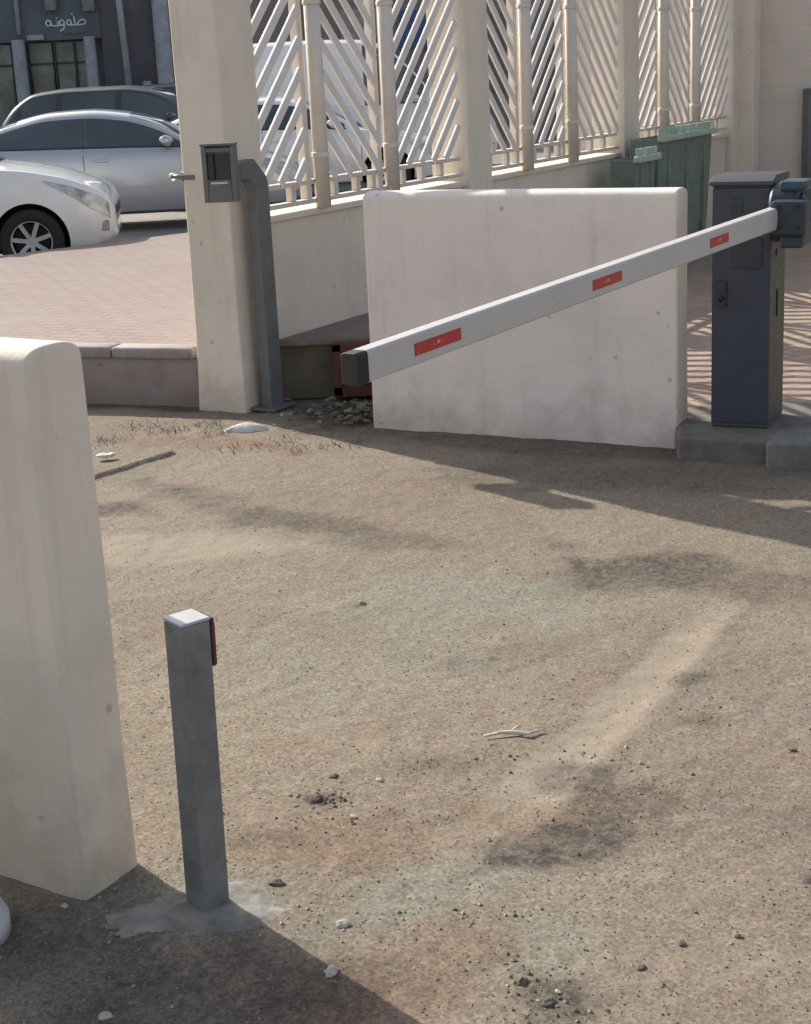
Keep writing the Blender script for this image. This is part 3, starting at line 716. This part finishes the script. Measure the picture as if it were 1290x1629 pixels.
SUV = dict(L=4.6, w=[(0, .66), (.12, .80), (.4, .88), (1.2, .92), (3.4, .92), (4.3, .88), (4.6, .78)],
    zb=[(0, .38), (.3, .30), (1, .28), (3.6, .28), (4.6, .42)],
    belt=[(0, .72), (.10, .86), (.35, .95), (.8, 1.02), (1.25, 1.07), (2.2, 1.09), (3.4, 1.12), (4.4, 1.15), (4.6, 1.0)],
    roof=[(1.1, 1.06), (1.3, 1.15), (1.75, 1.45), (2.15, 1.60), (2.6, 1.65), (3.4, 1.65), (4.0, 1.60), (4.3, 1.45), (4.58, 1.16)],
    wr=[(1.2, .78), (2.0, .67), (2.6, .66), (3.6, .65), (4.5, .70)], ax=(.9, 3.6), wrad=.36, win=[(1.5, 2.5), (2.6, 3.5), (3.6, 4.2)], ws=(1.2, 2.05), rw=(4.15, 4.5))
VAN = dict(L=5.0, w=[(0, .70), (.15, .85), (.5, .93), (1.2, .96), (4.6, .96), (4.9, .93), (5.0, .88)],
    zb=[(0, .36), (.3, .28), (1, .26), (4, .26), (5.0, .36)],
    belt=[(0, .80), (.1, .96), (.4, 1.06), (.9, 1.16), (1.3, 1.2), (3, 1.2), (4.8, 1.2), (5.0, 1.15)],
    roof=[(.7, 1.12), (.95, 1.3), (1.35, 1.75), (1.75, 2.08), (2.2, 2.19), (3, 2.21), (4.4, 2.19), (4.85, 2.12), (5.0, 1.85)],
    wr=[(.9, .80), (1.8, .80), (3, .84), (4.8, .84), (5.0, .80)], ax=(.95, 4.05), wrad=.34, win=[(1.15, 2.1)], ws=(.82, 1.65), rw=(4.96, 4.99))

def car_shape(S):
    def sect(x):
        w_ = interp(S['w'], x); zb = interp(S['zb'], x); bl = interp(S['belt'], x); rf = interp(S['roof'], x)
        if x < S['roof'][0][0] or x > S['roof'][-1][0]: rf = bl
        wr_ = interp(S['wr'], x); k = min(1, max(0, (rf-bl)/.3)); wr_ = w_*.80*(1-k)+wr_*k
        rf2 = max(rf, bl+.012); crown = .035
        P = [(0, zb), (w_*.82, zb), (w_*.94, zb+.04), (w_*.985, zb+.13), (w_*1.0, zb+(bl-zb)*.45), (w_*.995, bl-.16), (w_*.975, bl-.06), (w_*.945, bl-.008)]
        y0, z0 = w_*.915, bl+.004; y1, z1 = wr_, max(rf2-.045*k, z0+.002)
        P.append((y0, z0))
        for t in (.25, .5, .75): P.append((y0+(y1-y0)*t+.02*k*math.sin(t*math.pi), z0+(z1-z0)*t))
        P.append((y1, z1)); P.append((y1*.93, z1+(.030*k+.004))); P.append((y1*.70, rf2+crown*.55)); P.append((y1*.35, rf2+crown*.9)); P.append((0, rf2+crown))
        return P
    return sect
def side_y(sect, x, z):
    P = sect(x)[4:13]
    for (ya, za), (yb, zb) in zip(P, P[1:]):
        if za <= z <= zb: return ya+(yb-ya)*(z-za)/max(1e-6, zb-za)
    return P[-1][0] if z > P[-1][1] else P[0][0]
def top_z(sect, x, y):
    P = sect(x)[8:][::-1]
    for (ya, za), (yb, zb) in zip(P, P[1:]):
        if ya <= abs(y) <= yb: return za+(zb-za)*(abs(y)-ya)/max(1e-6, yb-ya)
    return P[-1][1]

def wheel(parent, x, y, rad, side, spokes=7, copy_of=None):
    if copy_of is not None:
        c = copy_tree(copy_of, parent); c.location = (x, y, rad)
        c.rotation_euler = (0, 0, 0 if side < 0 else math.pi); return c
    b = MB(); RX = Matrix.Rotation(R(90), 4, 'X')
    b.lathe([(.0001, -.06), (rad*.55, -.06), (rad*.55, .05), (.0001, .05)], 24, RX)
    hub = b.build('wheel', M['well'], parent, smooth=False); hub.location = (x, y, rad)
    b = MB(); b.lathe([(rad*.64, -.10), (rad*.80, -.105), (rad*.95, -.10), (rad, -.07), (rad*1.0, .07), (rad*.95, .10), (rad*.80, .105), (rad*.64, .10), (rad*.64, -.10)], 40, RX, caps=False)
    b.build('tyre', M['tyre'], hub, smooth=True)
    b = MB()
    b.lathe([(rad*.60, .088), (rad*.66, .092), (rad*.67, .098), (rad*.645, .075), (rad*.60, .06)], 40, RX, caps=False)
    b.lathe([(.0001, .085), (rad*.10, .085), (rad*.15, .07), (rad*.15, .05)], 24, RX, caps=False)
    for k in range(spokes):
        a = 2*math.pi*k/spokes+.3; p1 = Vector((math.cos(a)*rad*.10, -.072, math.sin(a)*rad*.10)); p2 = Vector((math.cos(a)*rad*.63, -.082, math.sin(a)*rad*.63))
        b.bar(p1, p2, rad*.13, .02, up=(0, 1, 0))
    b.build('rim', M['rim'], hub)
    # the outer face points towards local -y (side < 0)
    hub.rotation_euler = (0, 0, 0 if side < 0 else math.pi)
    return hub

def grid_patch(f, us, vs):
    b = MB(); G = [[b.bm.verts.new(f(u, v)) for v in vs] for u in us]
    for i in range(len(us)-1):
        for j in range(len(vs)-1): b.bm.faces.new((G[i][j], G[i+1][j], G[i+1][j+1], G[i][j+1]))
    return b
lin = lambda a, c, n: [a+(c-a)*k/(n-1) for k in range(n)]

def make_car(name, S, paint, label, cat, group, nose, yaw, near=+1, spokes=7):
    """nose at origin; x runs to the rear, so the car faces -x locally"""
    t = empty(name, (*nose, 0.012), yaw, label=label, cat=cat, group=group)
    sect = car_shape(S); L = S['L']
    xs = sorted(set([round(v, 3) for v in [0, .02, .05, .09, .14, .2] + lin(.28, L-.25, 62) + [L-.18, L-.12, L-.07, L-.03, L]]))
    b = MB(); rings = []
    for x in xs:
        P = sect(x); rings.append([b.bm.verts.new((x, y, z)) for y, z in P] + [b.bm.verts.new((x, -y, z)) for y, z in P[-2:0:-1]])
    n = len(rings[0])
    for A, B in zip(rings, rings[1:]):
        for k in range(n): b.bm.faces.new((A[k], A[(k+1) % n], B[(k+1) % n], B[k]))
    b.bm.faces.new(rings[0]); b.bm.faces.new(rings[-1][::-1])
    body = b.build('body', [paint, M['well']], t, smooth=True)
    cb = MB()
    for ax in S['ax']:
        for sg in (1, -1):
            cb.lathe([(S['wrad']+.055, -.17), (S['wrad']+.055, .30)], 36, Matrix.Translation((ax, sg*(interp(S['w'], ax)-.09), S['wrad']+.0)) @ Matrix.Rotation(R(-90*sg), 4, 'X'))
    cut = cb.build('cutter', M['well']); cut.parent = t
    md = body.modifiers.new('arch', 'BOOLEAN'); md.object = cut; md.operation = 'DIFFERENCE'; md.solver = 'EXACT'
    try: md.material_mode = 'TRANSFER'
    except Exception: pass
    dg = bpy.context.evaluated_depsgraph_get(); dg.update()
    nm = bpy.data.meshes.new_from_object(body.evaluated_get(dg)); body.modifiers.clear(); body.data = nm
    bpy.data.objects.remove(cut, do_unlink=True)
    nm.polygons.foreach_set('use_smooth', [True]*len(nm.polygons))
    try: nm.set_sharp_from_angle(angle=R(40))
    except Exception: pass
    e = .006
    for sg in (1, -1):
        for (x0, x1) in S['win']:
            def f(u, v, sg=sg):
                bl = interp(S['belt'], u); rf = interp(S['roof'], u); lo = bl+.022; hi = max(lo+.004, rf-.062); z = lo+(hi-lo)*v
                return (u, sg*(side_y(sect, u, z)+e), z)
            grid_patch(f, lin(x0, x1, 16), lin(0, 1, 5)).build('side_window', M['glass'], body, smooth=True)
        # headlight, tail lamp, handles, mirror, door seam, sill
        def fh(u, v, sg=sg):
            bl = interp(S['belt'], u); x = u; z = bl-.055-.15*(1-v)*min(1, 1.3*(1-(u-.04)/.60)+.05)
            return (x, sg*(side_y(sect, x, z)+.010), z)
        grid_patch(fh, lin(.04, .64, 14), lin(0, 1, 5)).build('headlight', M['lamp'], body, smooth=True)
        def ft(u, v, sg=sg):
            bl = interp(S['belt'], u); z = bl-.07-.15*(1-v); return (u, sg*(side_y(sect, u, z)+e), z)
        grid_patch(ft, lin(L-.35, L-.03, 8), lin(0, 1, 4)).build('tail_light', M['tail'], body, smooth=True)
        for hx_ in ((S['win'][0][1]-.16, S['win'][1][1]-.30) if len(S['win']) > 1 else (S['win'][0][1]-.1,)):
            z = interp(S['belt'], hx_)-.14; y = side_y(sect, hx_, z); b = MB(); b.box((hx_, sg*(y+.018), z), (.19, .024, .028), bevel=.008); b.build('door_handle', paint, body)
        mx = S['win'][0][0]+.18; z = interp(S['belt'], mx)+.08; y = side_y(sect, mx, z)
        b = MB(); x0w, x1w = S['win'][0][0]-.02, S['win'][-1][1]; b.tube([(x, sg*(side_y(sect, x, interp(S['belt'], x)+.012)+.006), interp(S['belt'], x)+.014) for x in lin(x0w, x1w, 18)], .009, 6); b.build('window_trim', M['black'], body)
        b = MB(); b.rock((mx-.02, sg*(y+.10), z), .085, .75, 2, 3); b.bm.verts.ensure_lookup_table()
        mi = b.build('mirror', paint, body, smooth=True)
        b = MB()
        for sx in ([S['win'][0][0]-.22, S['win'][0][1]+.04] + ([S['win'][1][1]-.06] if len(S['win']) > 1 else [])):
            pts = []
            for z in lin(interp(S['zb'], sx)+.10, interp(S['belt'], sx)-.01, 9): pts.append((sx, sg*(side_y(sect, sx, z)+.0005), z))
            b = MB(); b.tube(pts, .0045, 5); b.build('door_seam', M['well'], body)
            # fog lamp
        b = MB(); z = S['zb'][0][1]+.12; b.box((.10, sg*(side_y(sect, .10, z)-.01), z), (.09, .03, .10), bevel=.01); b.build('fog_lamp', M['lamp'], body)
    f = lambda u, v: (u, v*(max(.2, interp(S['wr'], u)*.90)), top_z(sect, u, v*interp(S['wr'], u)*.90)+e)
    grid_patch(f, lin(*S['ws'], 12), lin(-1, 1, 13)).build('windscreen', M['glass'], body, smooth=True)
    if S['rw'][1]-S['rw'][0] > .1: grid_patch(f, lin(*S['rw'], 10), lin(-1, 1, 13)).build('rear_window', M['glass'], body, smooth=True)
    b = MB(); b.box((-.004, 0, interp(S['belt'], 0)-.06), (.02, .8, .09), bevel=.008); b.build('grille', M['black'], body)
    w0 = wheel(t, S['ax'][0], -interp(S['w'], S['ax'][0])+.13, S['wrad'], -1, spokes)
    wheel(t, S['ax'][1], -interp(S['w'], S['ax'][1])+.13, S['wrad'], -1, copy_of=w0)
    for ax in S['ax']: wheel(t, ax, interp(S['w'], ax)-.13, S['wrad'], 1, copy_of=w0)
    return t
# facing right and slightly to the camera: local -x -> world (+cos, -sin)
def place(nose, deg): return nose, R(180-deg)
G_ = 'cars parked behind the fence'
def carat(name, S, paint, label, cat, nose, deg, spokes=7):
    make_car(name, S, paint, label, cat, G_, nose, math.pi - R(deg), spokes=spokes)
carat('parked_car', SEDAN, M['car_silver'], 'silver sedan parked side-on behind the white car, left of the first pillar', 'car', (-1.05, 20.0), -3)
carat('parked_car', HATCH, M['car_white'], 'white car with its front wheel and headlight showing at the left edge', 'car', (-2.75, 16.0), -7, spokes=7)
carat('parked_car', SEDAN, M['car_white'], 'white sedan seen through the slats of the nearest fence panel', 'car', (.85, 23.3), -2)
carat('parked_van', VAN, M['car_white'], 'tall white van parked behind the fence', 'van', (1.75, 26.4), -2)
carat('parked_car', SUV, M['car_dark'], 'dark car farthest left in front of the dark shop', 'car', (-1.85, 27.5), 3)
carat('parked_car', SUV, M['car_dark'], 'dark car in front of the shop, right behind the silver sedan roof', 'car', (-.6, 29.2), 3)

# ------------------------------------------------------------ dark shop behind
shop = empty('shop_building', (0, 34, 0), label='dark shop front with pale columns and a white Arabic sign', cat='building')
# px -> X at Y=34: helper values worked out from the camera
def X34(px): return (px-645)/2476*(34/math.cos(PITCH))*.985 - .10
def bx(name, x0, x1, z0, z1, y0, y1, mat, par=None, bev=0):
    b = MB(); b.box(((x0+x1)/2, (y0+y1)/2, (z0+z1)/2), (x1-x0, y1-y0, z1-z0)); return b.build(name, mat, par or shop, bevel=bev)
bx('wall', -14, -4.15, 0, 6, .3, 2.0, M['facade_dark'])
bx('fascia', -14, -5.85, 2.66, 6, .02, .29, M['facade_dark'])
bx('cladding', -5.85, -4.15, 0, 6, .06, .29, M['facade_maroon'])
for x, wd_ in ((-7.55, .30), (-6.07, .26), (-4.55, .36)):
    b = MB(); top = 2.7 if x < -6 else 6
    b.tube([(x, -.15, 0), (x, -.15, 1.2), (x, -.15, 1.22), (x, -.15, top)], [wd_/2, wd_/2, wd_/2*.94, wd_/2*.92], 16); b.build('column', M['column'], shop, smooth=True)
for x, z0 in ((-6.80, 3.25), (-6.02, 3.2)):
    b = MB(); b.tube([(x, -.1, z0), (x, -.1, 5.5)], .13, 12); b.build('column', M['column'], shop, smooth=True)
b = MB(); b.tube([(-5.30, -.2, 1.0), (-5.42, -.2, 5)], .07, 10); b.build('downpipe', M['column'], shop, smooth=True)
b = MB(); b.tube([(-7.52, -.05, 2.8), (-7.5, -.05, 5)], .05, 10); b.build('downpipe', M['column'], shop, smooth=True)
for x0, x1 in ((-7.40, -6.93), (-6.85, -6.47), (-6.43, -6.22), (-8.6, -7.8)):
    fr = bx('door', x0, x1, .1, 2.62, .18, .28, M['shop_glass'])
    bx('door_frame', x0-.035, x0-.002, .1, 2.62, .10, .19, M['black'], fr); bx('transom', x0, x1, 2.18, 2.22, .14, .178, M['black'], fr); bx('film', x0+.02, x1-.02, .1, 1.92, .15, .178, M['shop_glass_low'], fr)
bx('lamp_box', -7.36, -7.02, 2.68, 2.78, -.10, .015, M['column'])
bx('bench', -5.02, -4.85, .9, 1.75, -.3, -.1, M['column'], bev=.03)
# sign: Arabic lettering built from strokes (read right to left)
def sign():
    k = .0133; ox, oz = -6.97, 2.93    # metres per sign unit ; left end
    st_ = []
    # units: 0..65 wide (left to right), baseline 0
    def circ(cx_, cz_, rx, rz, a0=0, a1=360, n=14): return [(cx_+rx*math.cos(R(a0+(a1-a0)*i/n)), cz_+rz*math.sin(R(a0+(a1-a0)*i/n))) for i in range(n+1)]
    S_ = [circ(5, 5.5, 4, 4.2), [(5, 10), (9, 6), (10, 1.5), (14, 1)],           # heh
          [(14, 1), (18, 1), (19.5, 3), (19.5, 8)],                                  # noon tooth
          [(19.5, 1), (22, 1)],
          circ(26, 5, 3.6, 3.8), [(29.5, 5), (29.6, -1), (27, -5), (22, -7)],          # waw
          circ(37, 4.8, 3.4, 3.8), [(33.5, 2), (40.5, 1), (45, 1), (46, 4), (45.5, 14)],  # meem, lam
          [(46, 1), (50, 1), (50, 5)], [(50, 1.5), (52, 5.5), (56, 8.5), (61, 8), (64, 5), (61, 1.8), (55, 1), (50, 1)]]      # sad
    b = MB()
    for s in S_: b.tube([(ox+x*k, .0, oz+z*k) for x, z in s], .019, 6)
    for cx_, cz_ in ((18.2, 12), (43, 17)): b.tube([(ox+(cx_-1)*k, 0, oz+cz_*k), (ox+(cx_+1)*k, 0, oz+(cz_+.8)*k)], .02, 6)
    b.build('sign_letters', M['sign_letters'], shop)
    b = MB(); b.box((ox+40*k, .0, oz-11*k), (34*k, .012, 3*k)); b.build('sign_line', simple('sign_green', (.06, .10, .06), .5), shop)
sign()
# far pale building behind the van with a blue panel
fb = empty('far_building', (0, 40, 0), label='grey brown building far behind the white van, with a blue board', cat='building')
bx('wall', -4.1, 22, 0, 8, 0, 3, M['far_wall'], fb)
bx('wall_panel', -1.0, -.1, 2.5, 3.2, -.06, -.002, M['kerb_top'], fb)
bx('blue_board', .45, 1.4, 2.2, 3.1, -.10, -.004, M['sign_blue'], fb)
for k in range(6): bx('window', 1.9+k*2.2, 3.0+k*2.2, 1.1, 2.9, -.05, -.002, M['glass'], fb)
# street-side wall left far to close the view
# ------------------------------------------------------------ small things on the ground
def gz(x, y): return float(ground_h(x, y))
footing()
stones = [(-.178, 2.965, .020, 'stone_pale', 'whitish angular stone lying right of the short post footing'),
 (-.102, 3.663, .013, 'stone_pale', 'small pale stone, rightmost of the pebbles above the footing'),
 (-.165, 3.46, .014, 'stone_pale', 'small pale stone beside dark grit, above the footing'),
 (-.197, 2.781, .018, 'stone_pale', 'flat pale stone chip lying on the shadow edge near the bottom'),
 (-.637, 2.672, .013, 'stone_pale', 'white stone in the shade at the bottom left'),
 (-.803, 3.107, .010, 'stone_pale', 'white stone chip in the shade just under the left wall corner'),
 (-.221, 3.699, .014, 'stone_dark', 'dark brown pebble above the cluster of black grit'),
 (.523, 2.825, .013, 'stone_dark', 'dark pebble alone in the lower right sand'),
 (.427, 2.748, .011, 'stone_dark', 'dark pebble below left of the lone one in the lower right'),
 (.644, 2.845, .011, 'stone_dark', 'dark oblong pebble farthest right in the lower right sand'),
 (-.166, 5.068, .016, 'stone_dark', 'dark pebble in the middle of the sunlit ground'),
 (.974, 3.70, .012, 'stone_dark', 'dark pebble close to the right edge of the ground'),
 (-.265, 3.566, .024, 'stone_dark', 'clump of black grit above the short post footing'),
 (-.332, 3.149, .020, 'stone_dark', 'dark lump at the sunlit right edge of the concrete footing'),
 (.184, 2.713, .020, 'stone_dark', 'black tar lump near the bottom edge'),
 (.23, 2.64, .017, 'stone_dark', 'smaller black tar lump just below the first at the bottom')]
for i, (x, y, r_, mt, lab) in enumerate(stones):
    r_ *= .82
    b = MB(); b.rock((0, 0, 0), r_, .6, 2, 100+i)
    if 'clump' in lab:
        for q in range(14): b.rock((random.uniform(-.05, .05), random.uniform(-.05, .05), -.005), random.uniform(.004, .010), .7, 1, q+300)
    o = b.build('stone', M[mt]); o.location = (x, y, gz(x, y)+r_*.08); tag(o, lab, 'stone', 'loose stones on the ground')
# twig
b = MB(); b.tube([(.182, 3.887, 0), (.23, 3.893, .006), (.262, 3.895, .004), (.30, 3.880, .004), (.345, 3.905, .003)], [.0035, .005, .006, .0045, .002], 7)
b.tube([(.255, 3.895, .005), (.275, 3.915, .010), (.285, 3.925, .008)], [.004, .004, .002], 6)
o = b.build('twig', M['wood'], None, smooth=True); o.location.z = gz(.26, 3.89)+.006; tag(o, 'pale dry forked twig lying on the sunlit ground', 'twig')
# plaster lump at stand foot and white chip
o = patch('plaster_lump', (-.80, 7.87), .10, .055, .002, M['plaster_lump'], n=60, seed=9, h=.028, rag=.05); tag(o, 'white lump of dried plaster at the foot of the first pillar', 'debris')
b = MB(); b.rock((0, 0, 0), .03, .4, 2, 5); b.rock((.03, .01, 0), .02, .5, 2, 6); o = b.build('plaster_chip', M['plaster_lump']); o.location = (-1.45, 7.37, .012); tag(o, 'white plaster chip near the foreground wall edge, below the kerb', 'debris')

def scatter(name, n, sampler, rmin, rmax, mats, label, cat, seed=0, flat=.7):
    r = np.random.default_rng(seed)
    base = [(0, 0, 1), (.9, 0, .1), (.1, .85, -.05), (-.85, .1, .1), (0, -.9, .0), (0, 0, -.6)]
    faces = [(0, 1, 2), (0, 2, 3), (0, 3, 4), (0, 4, 1), (5, 2, 1), (5, 3, 2), (5, 4, 3), (5, 1, 4)]
    V = []; F = []; mi = []
    xy = sampler(r, n); hs_ = ground_h(xy[:, 0], xy[:, 1])
    B = np.array(base)
    for i in range(n):
        s = rmin+(rmax-rmin)*r.random()**3; a = r.random()*6.28; q = B*(1+r.uniform(-.3, .3, B.shape))*[s*r.uniform(.8, 1.3), s, s*flat]
        ca, sa = math.cos(a), math.sin(a); x = q[:, 0]*ca-q[:, 1]*sa + xy[i, 0]; y = q[:, 0]*sa+q[:, 1]*ca + xy[i, 1]; z = q[:, 2]+hs_[i]+s*.15
        k = len(V); V += list(zip(x.tolist(), y.tolist(), z.tolist())); F += [(a_+k, b_+k, c_+k) for a_, b_, c_ in faces]; mm = int(r.integers(len(mats))); mi += [mm]*8
    me = bpy.data.meshes.new(name); me.from_pydata(V, [], F); me.update(); o = link(name, me, None, mats)
    me.polygons.foreach_set('material_index', mi); tag(o, label, cat, kind='stuff'); return o
def view_uniform(r, n):
    y = 2.4*np.exp(r.random(n)*math.log(8.2/2.4)); x = (r.random(n)-.5)*(.60*y) + .04*y; return np.stack([x, y], 1)
gm = [simple('grit_sand', (.22, .18, .14), .95, 0, .3, 90), simple('grit_brown', (.14, .11, .085), .95, 0, .3, 90), simple('grit_pale', (.32, .28, .23), .95, 0, .2, 90), simple('grit_grey', (.18, .17, .15), .95, 0, .2, 90)]
scatter('gravel', 14000, view_uniform, .0012, .0042, gm, 'fine sandy gravel covering the drive', 'gravel', 5)
def cl(c, s, rot=0):
    def f(r, n):
        p = r.normal(0, 1, (n, 2))*s; a = R(rot); return np.stack([c[0]+p[:, 0]*math.cos(a)-p[:, 1]*math.sin(a), c[1]+p[:, 0]*math.sin(a)+p[:, 1]*math.cos(a)], 1)
    return f
def dark_clusters(r, n):
    cs = [((.35, 3.40), (.13, .10)), ((.22, 2.66), (.05, .09)), ((.22, 2.66), (.05, .09)), ((.62, 5.4), (.2, .10)), ((-.25, 3.57), (.035, .025)), ((-.15, 3.45), (.12, .07)), ((.8, 4.1), (.05, .12)), ((.36, 4.25), (.12, .3)), ((.2, 3.75), (.12, .06)), ((.6, 3.0), (.4, .3))]
    out = []
    for i in range(n):
        c, s = cs[int(r.integers(len(cs)))]; out.append((r.normal(c[0], s[0]), r.normal(c[1], s[1])))
    return np.array(out)
scatter('dark_grit', 520, dark_clusters, .0014, .0070, [M['stone_dark'], gm[1]], 'dark grit gathered in loose patches on the sand', 'grit', 8)
def pale_cl(r, n):
    cs = [((.49, 3.72), (.06, .03)), ((.56, 3.6), (.05, .05)), ((-.25, 3.04), (.10, .04)), ((.22, 2.66), (.07, .07)), ((-.7, 2.9), (.2, .2)), ((-.15, 3.5), (.2, .1)), ((0, 2.98), (.12, .04))]
    out = []
    for i in range(n):
        c, s = cs[int(r.integers(len(cs)))]; out.append((r.normal(c[0], s[0]), r.normal(c[1], s[1])))
    return np.array(out)
scatter('pale_grit', 240, pale_cl, .002, .009, [M['stone_pale'], gm[2]], 'pale stone chips strewn on the sand', 'grit', 9)

# dry leaves and rubble by the left end of barrier wall
def leaves(name, n, c, s, label, mat, size=(.015, .04), seed=3, hh=.05):
    r = random.Random(seed); b = MB()
    for i in range(n):
        x, y, z = r.gauss(c[0], s[0]), r.gauss(c[1], s[1]), abs(r.gauss(0, hh*.5))+.008
        a, t2 = r.uniform(0, 6.28), r.uniform(-.7, .7); L_ = r.uniform(*size); w2 = L_*r.uniform(.3, .5)
        Mx = Matrix.Translation((x, y, z)) @ Matrix.Rotation(a, 4, 'Z') @ Matrix.Rotation(t2, 4, 'X')
        vs = [b.bm.verts.new(Mx @ Vector(p)) for p in ((-L_, 0, 0), (-L_*.3, w2, .004), (L_*.5, w2*.8, .006), (L_, 0, 0), (L_*.4, -w2, .005), (-L_*.4, -w2*.9, .003))]
        b.bm.faces.new(vs)
    o = b.build(name, mat); tag(o, label, 'leaves', kind='stuff'); return o
leaves('dry_leaves', 260, (-.27, 8.02), (.14, .14), 'dry leaves and rubble heaped at the left end of the pale wall', M['leaf'])
def grass(name, n, region, label, seed, hmax=.05):
    r = random.Random(seed); b = MB()
    for i in range(n):
        x, y = region(r); a = r.uniform(0, 6.28); h2 = r.uniform(.15, 1)**1.6*hmax*1.5; dx, dy = math.cos(a)*h2*r.uniform(.5, 2.2), math.sin(a)*h2*r.uniform(.5, 2.2); w2 = .0016
        z = gz(x, y)-.002
        v = [b.bm.verts.new(p) for p in ((x-w2, y, z), (x+w2, y, z), (x+dx*.5+w2*.7, y+dy*.5, z+h2*.6), (x+dx, y+dy, z+h2*.85), (x+dx*.5-w2*.7, y+dy*.5, z+h2*.6))]
        b.bm.faces.new(v)
    o = b.build(name, M['grass']); tag(o, label, 'grass', kind='stuff')
def reg(r):
    t = r.random()
    if t < .6:
        c = [(-1.38, 8.05), (-1.22, 7.92), (-1.02, 8.0), (-1.5, 7.75), (-.95, 7.8)][int(r.random()*5)]; return (r.gauss(c[0], .06), r.gauss(c[1], .05))
    c = [(-.62, 7.5), (-.45, 7.35), (-.3, 7.42), (-.8, 7.42)][int(r.random()*4)]; return (r.gauss(c[0], .08), r.gauss(c[1], .05))
grass('dry_grass', 420, reg, 'sparse dry grass along the foot of the kerb', 5, .04)
# thin broken mortar edging at the left
b = MB(); r3 = random.Random(4)
px_ = (-1.42, 7.04)
for k in range(9):
    t = k/8; x, y = -1.42+.27*t+r3.uniform(-.008, .008), 7.04+.38*t+r3.uniform(-.008, .008)
    b.rock((x, y, .002), r3.uniform(.012, .022), .4, 2, 40+k)
o = b.build('mortar_ridge', M['foot']); tag(o, 'thin crumbled mortar ridge on the ground, right of the foreground wall below the kerb', 'debris')
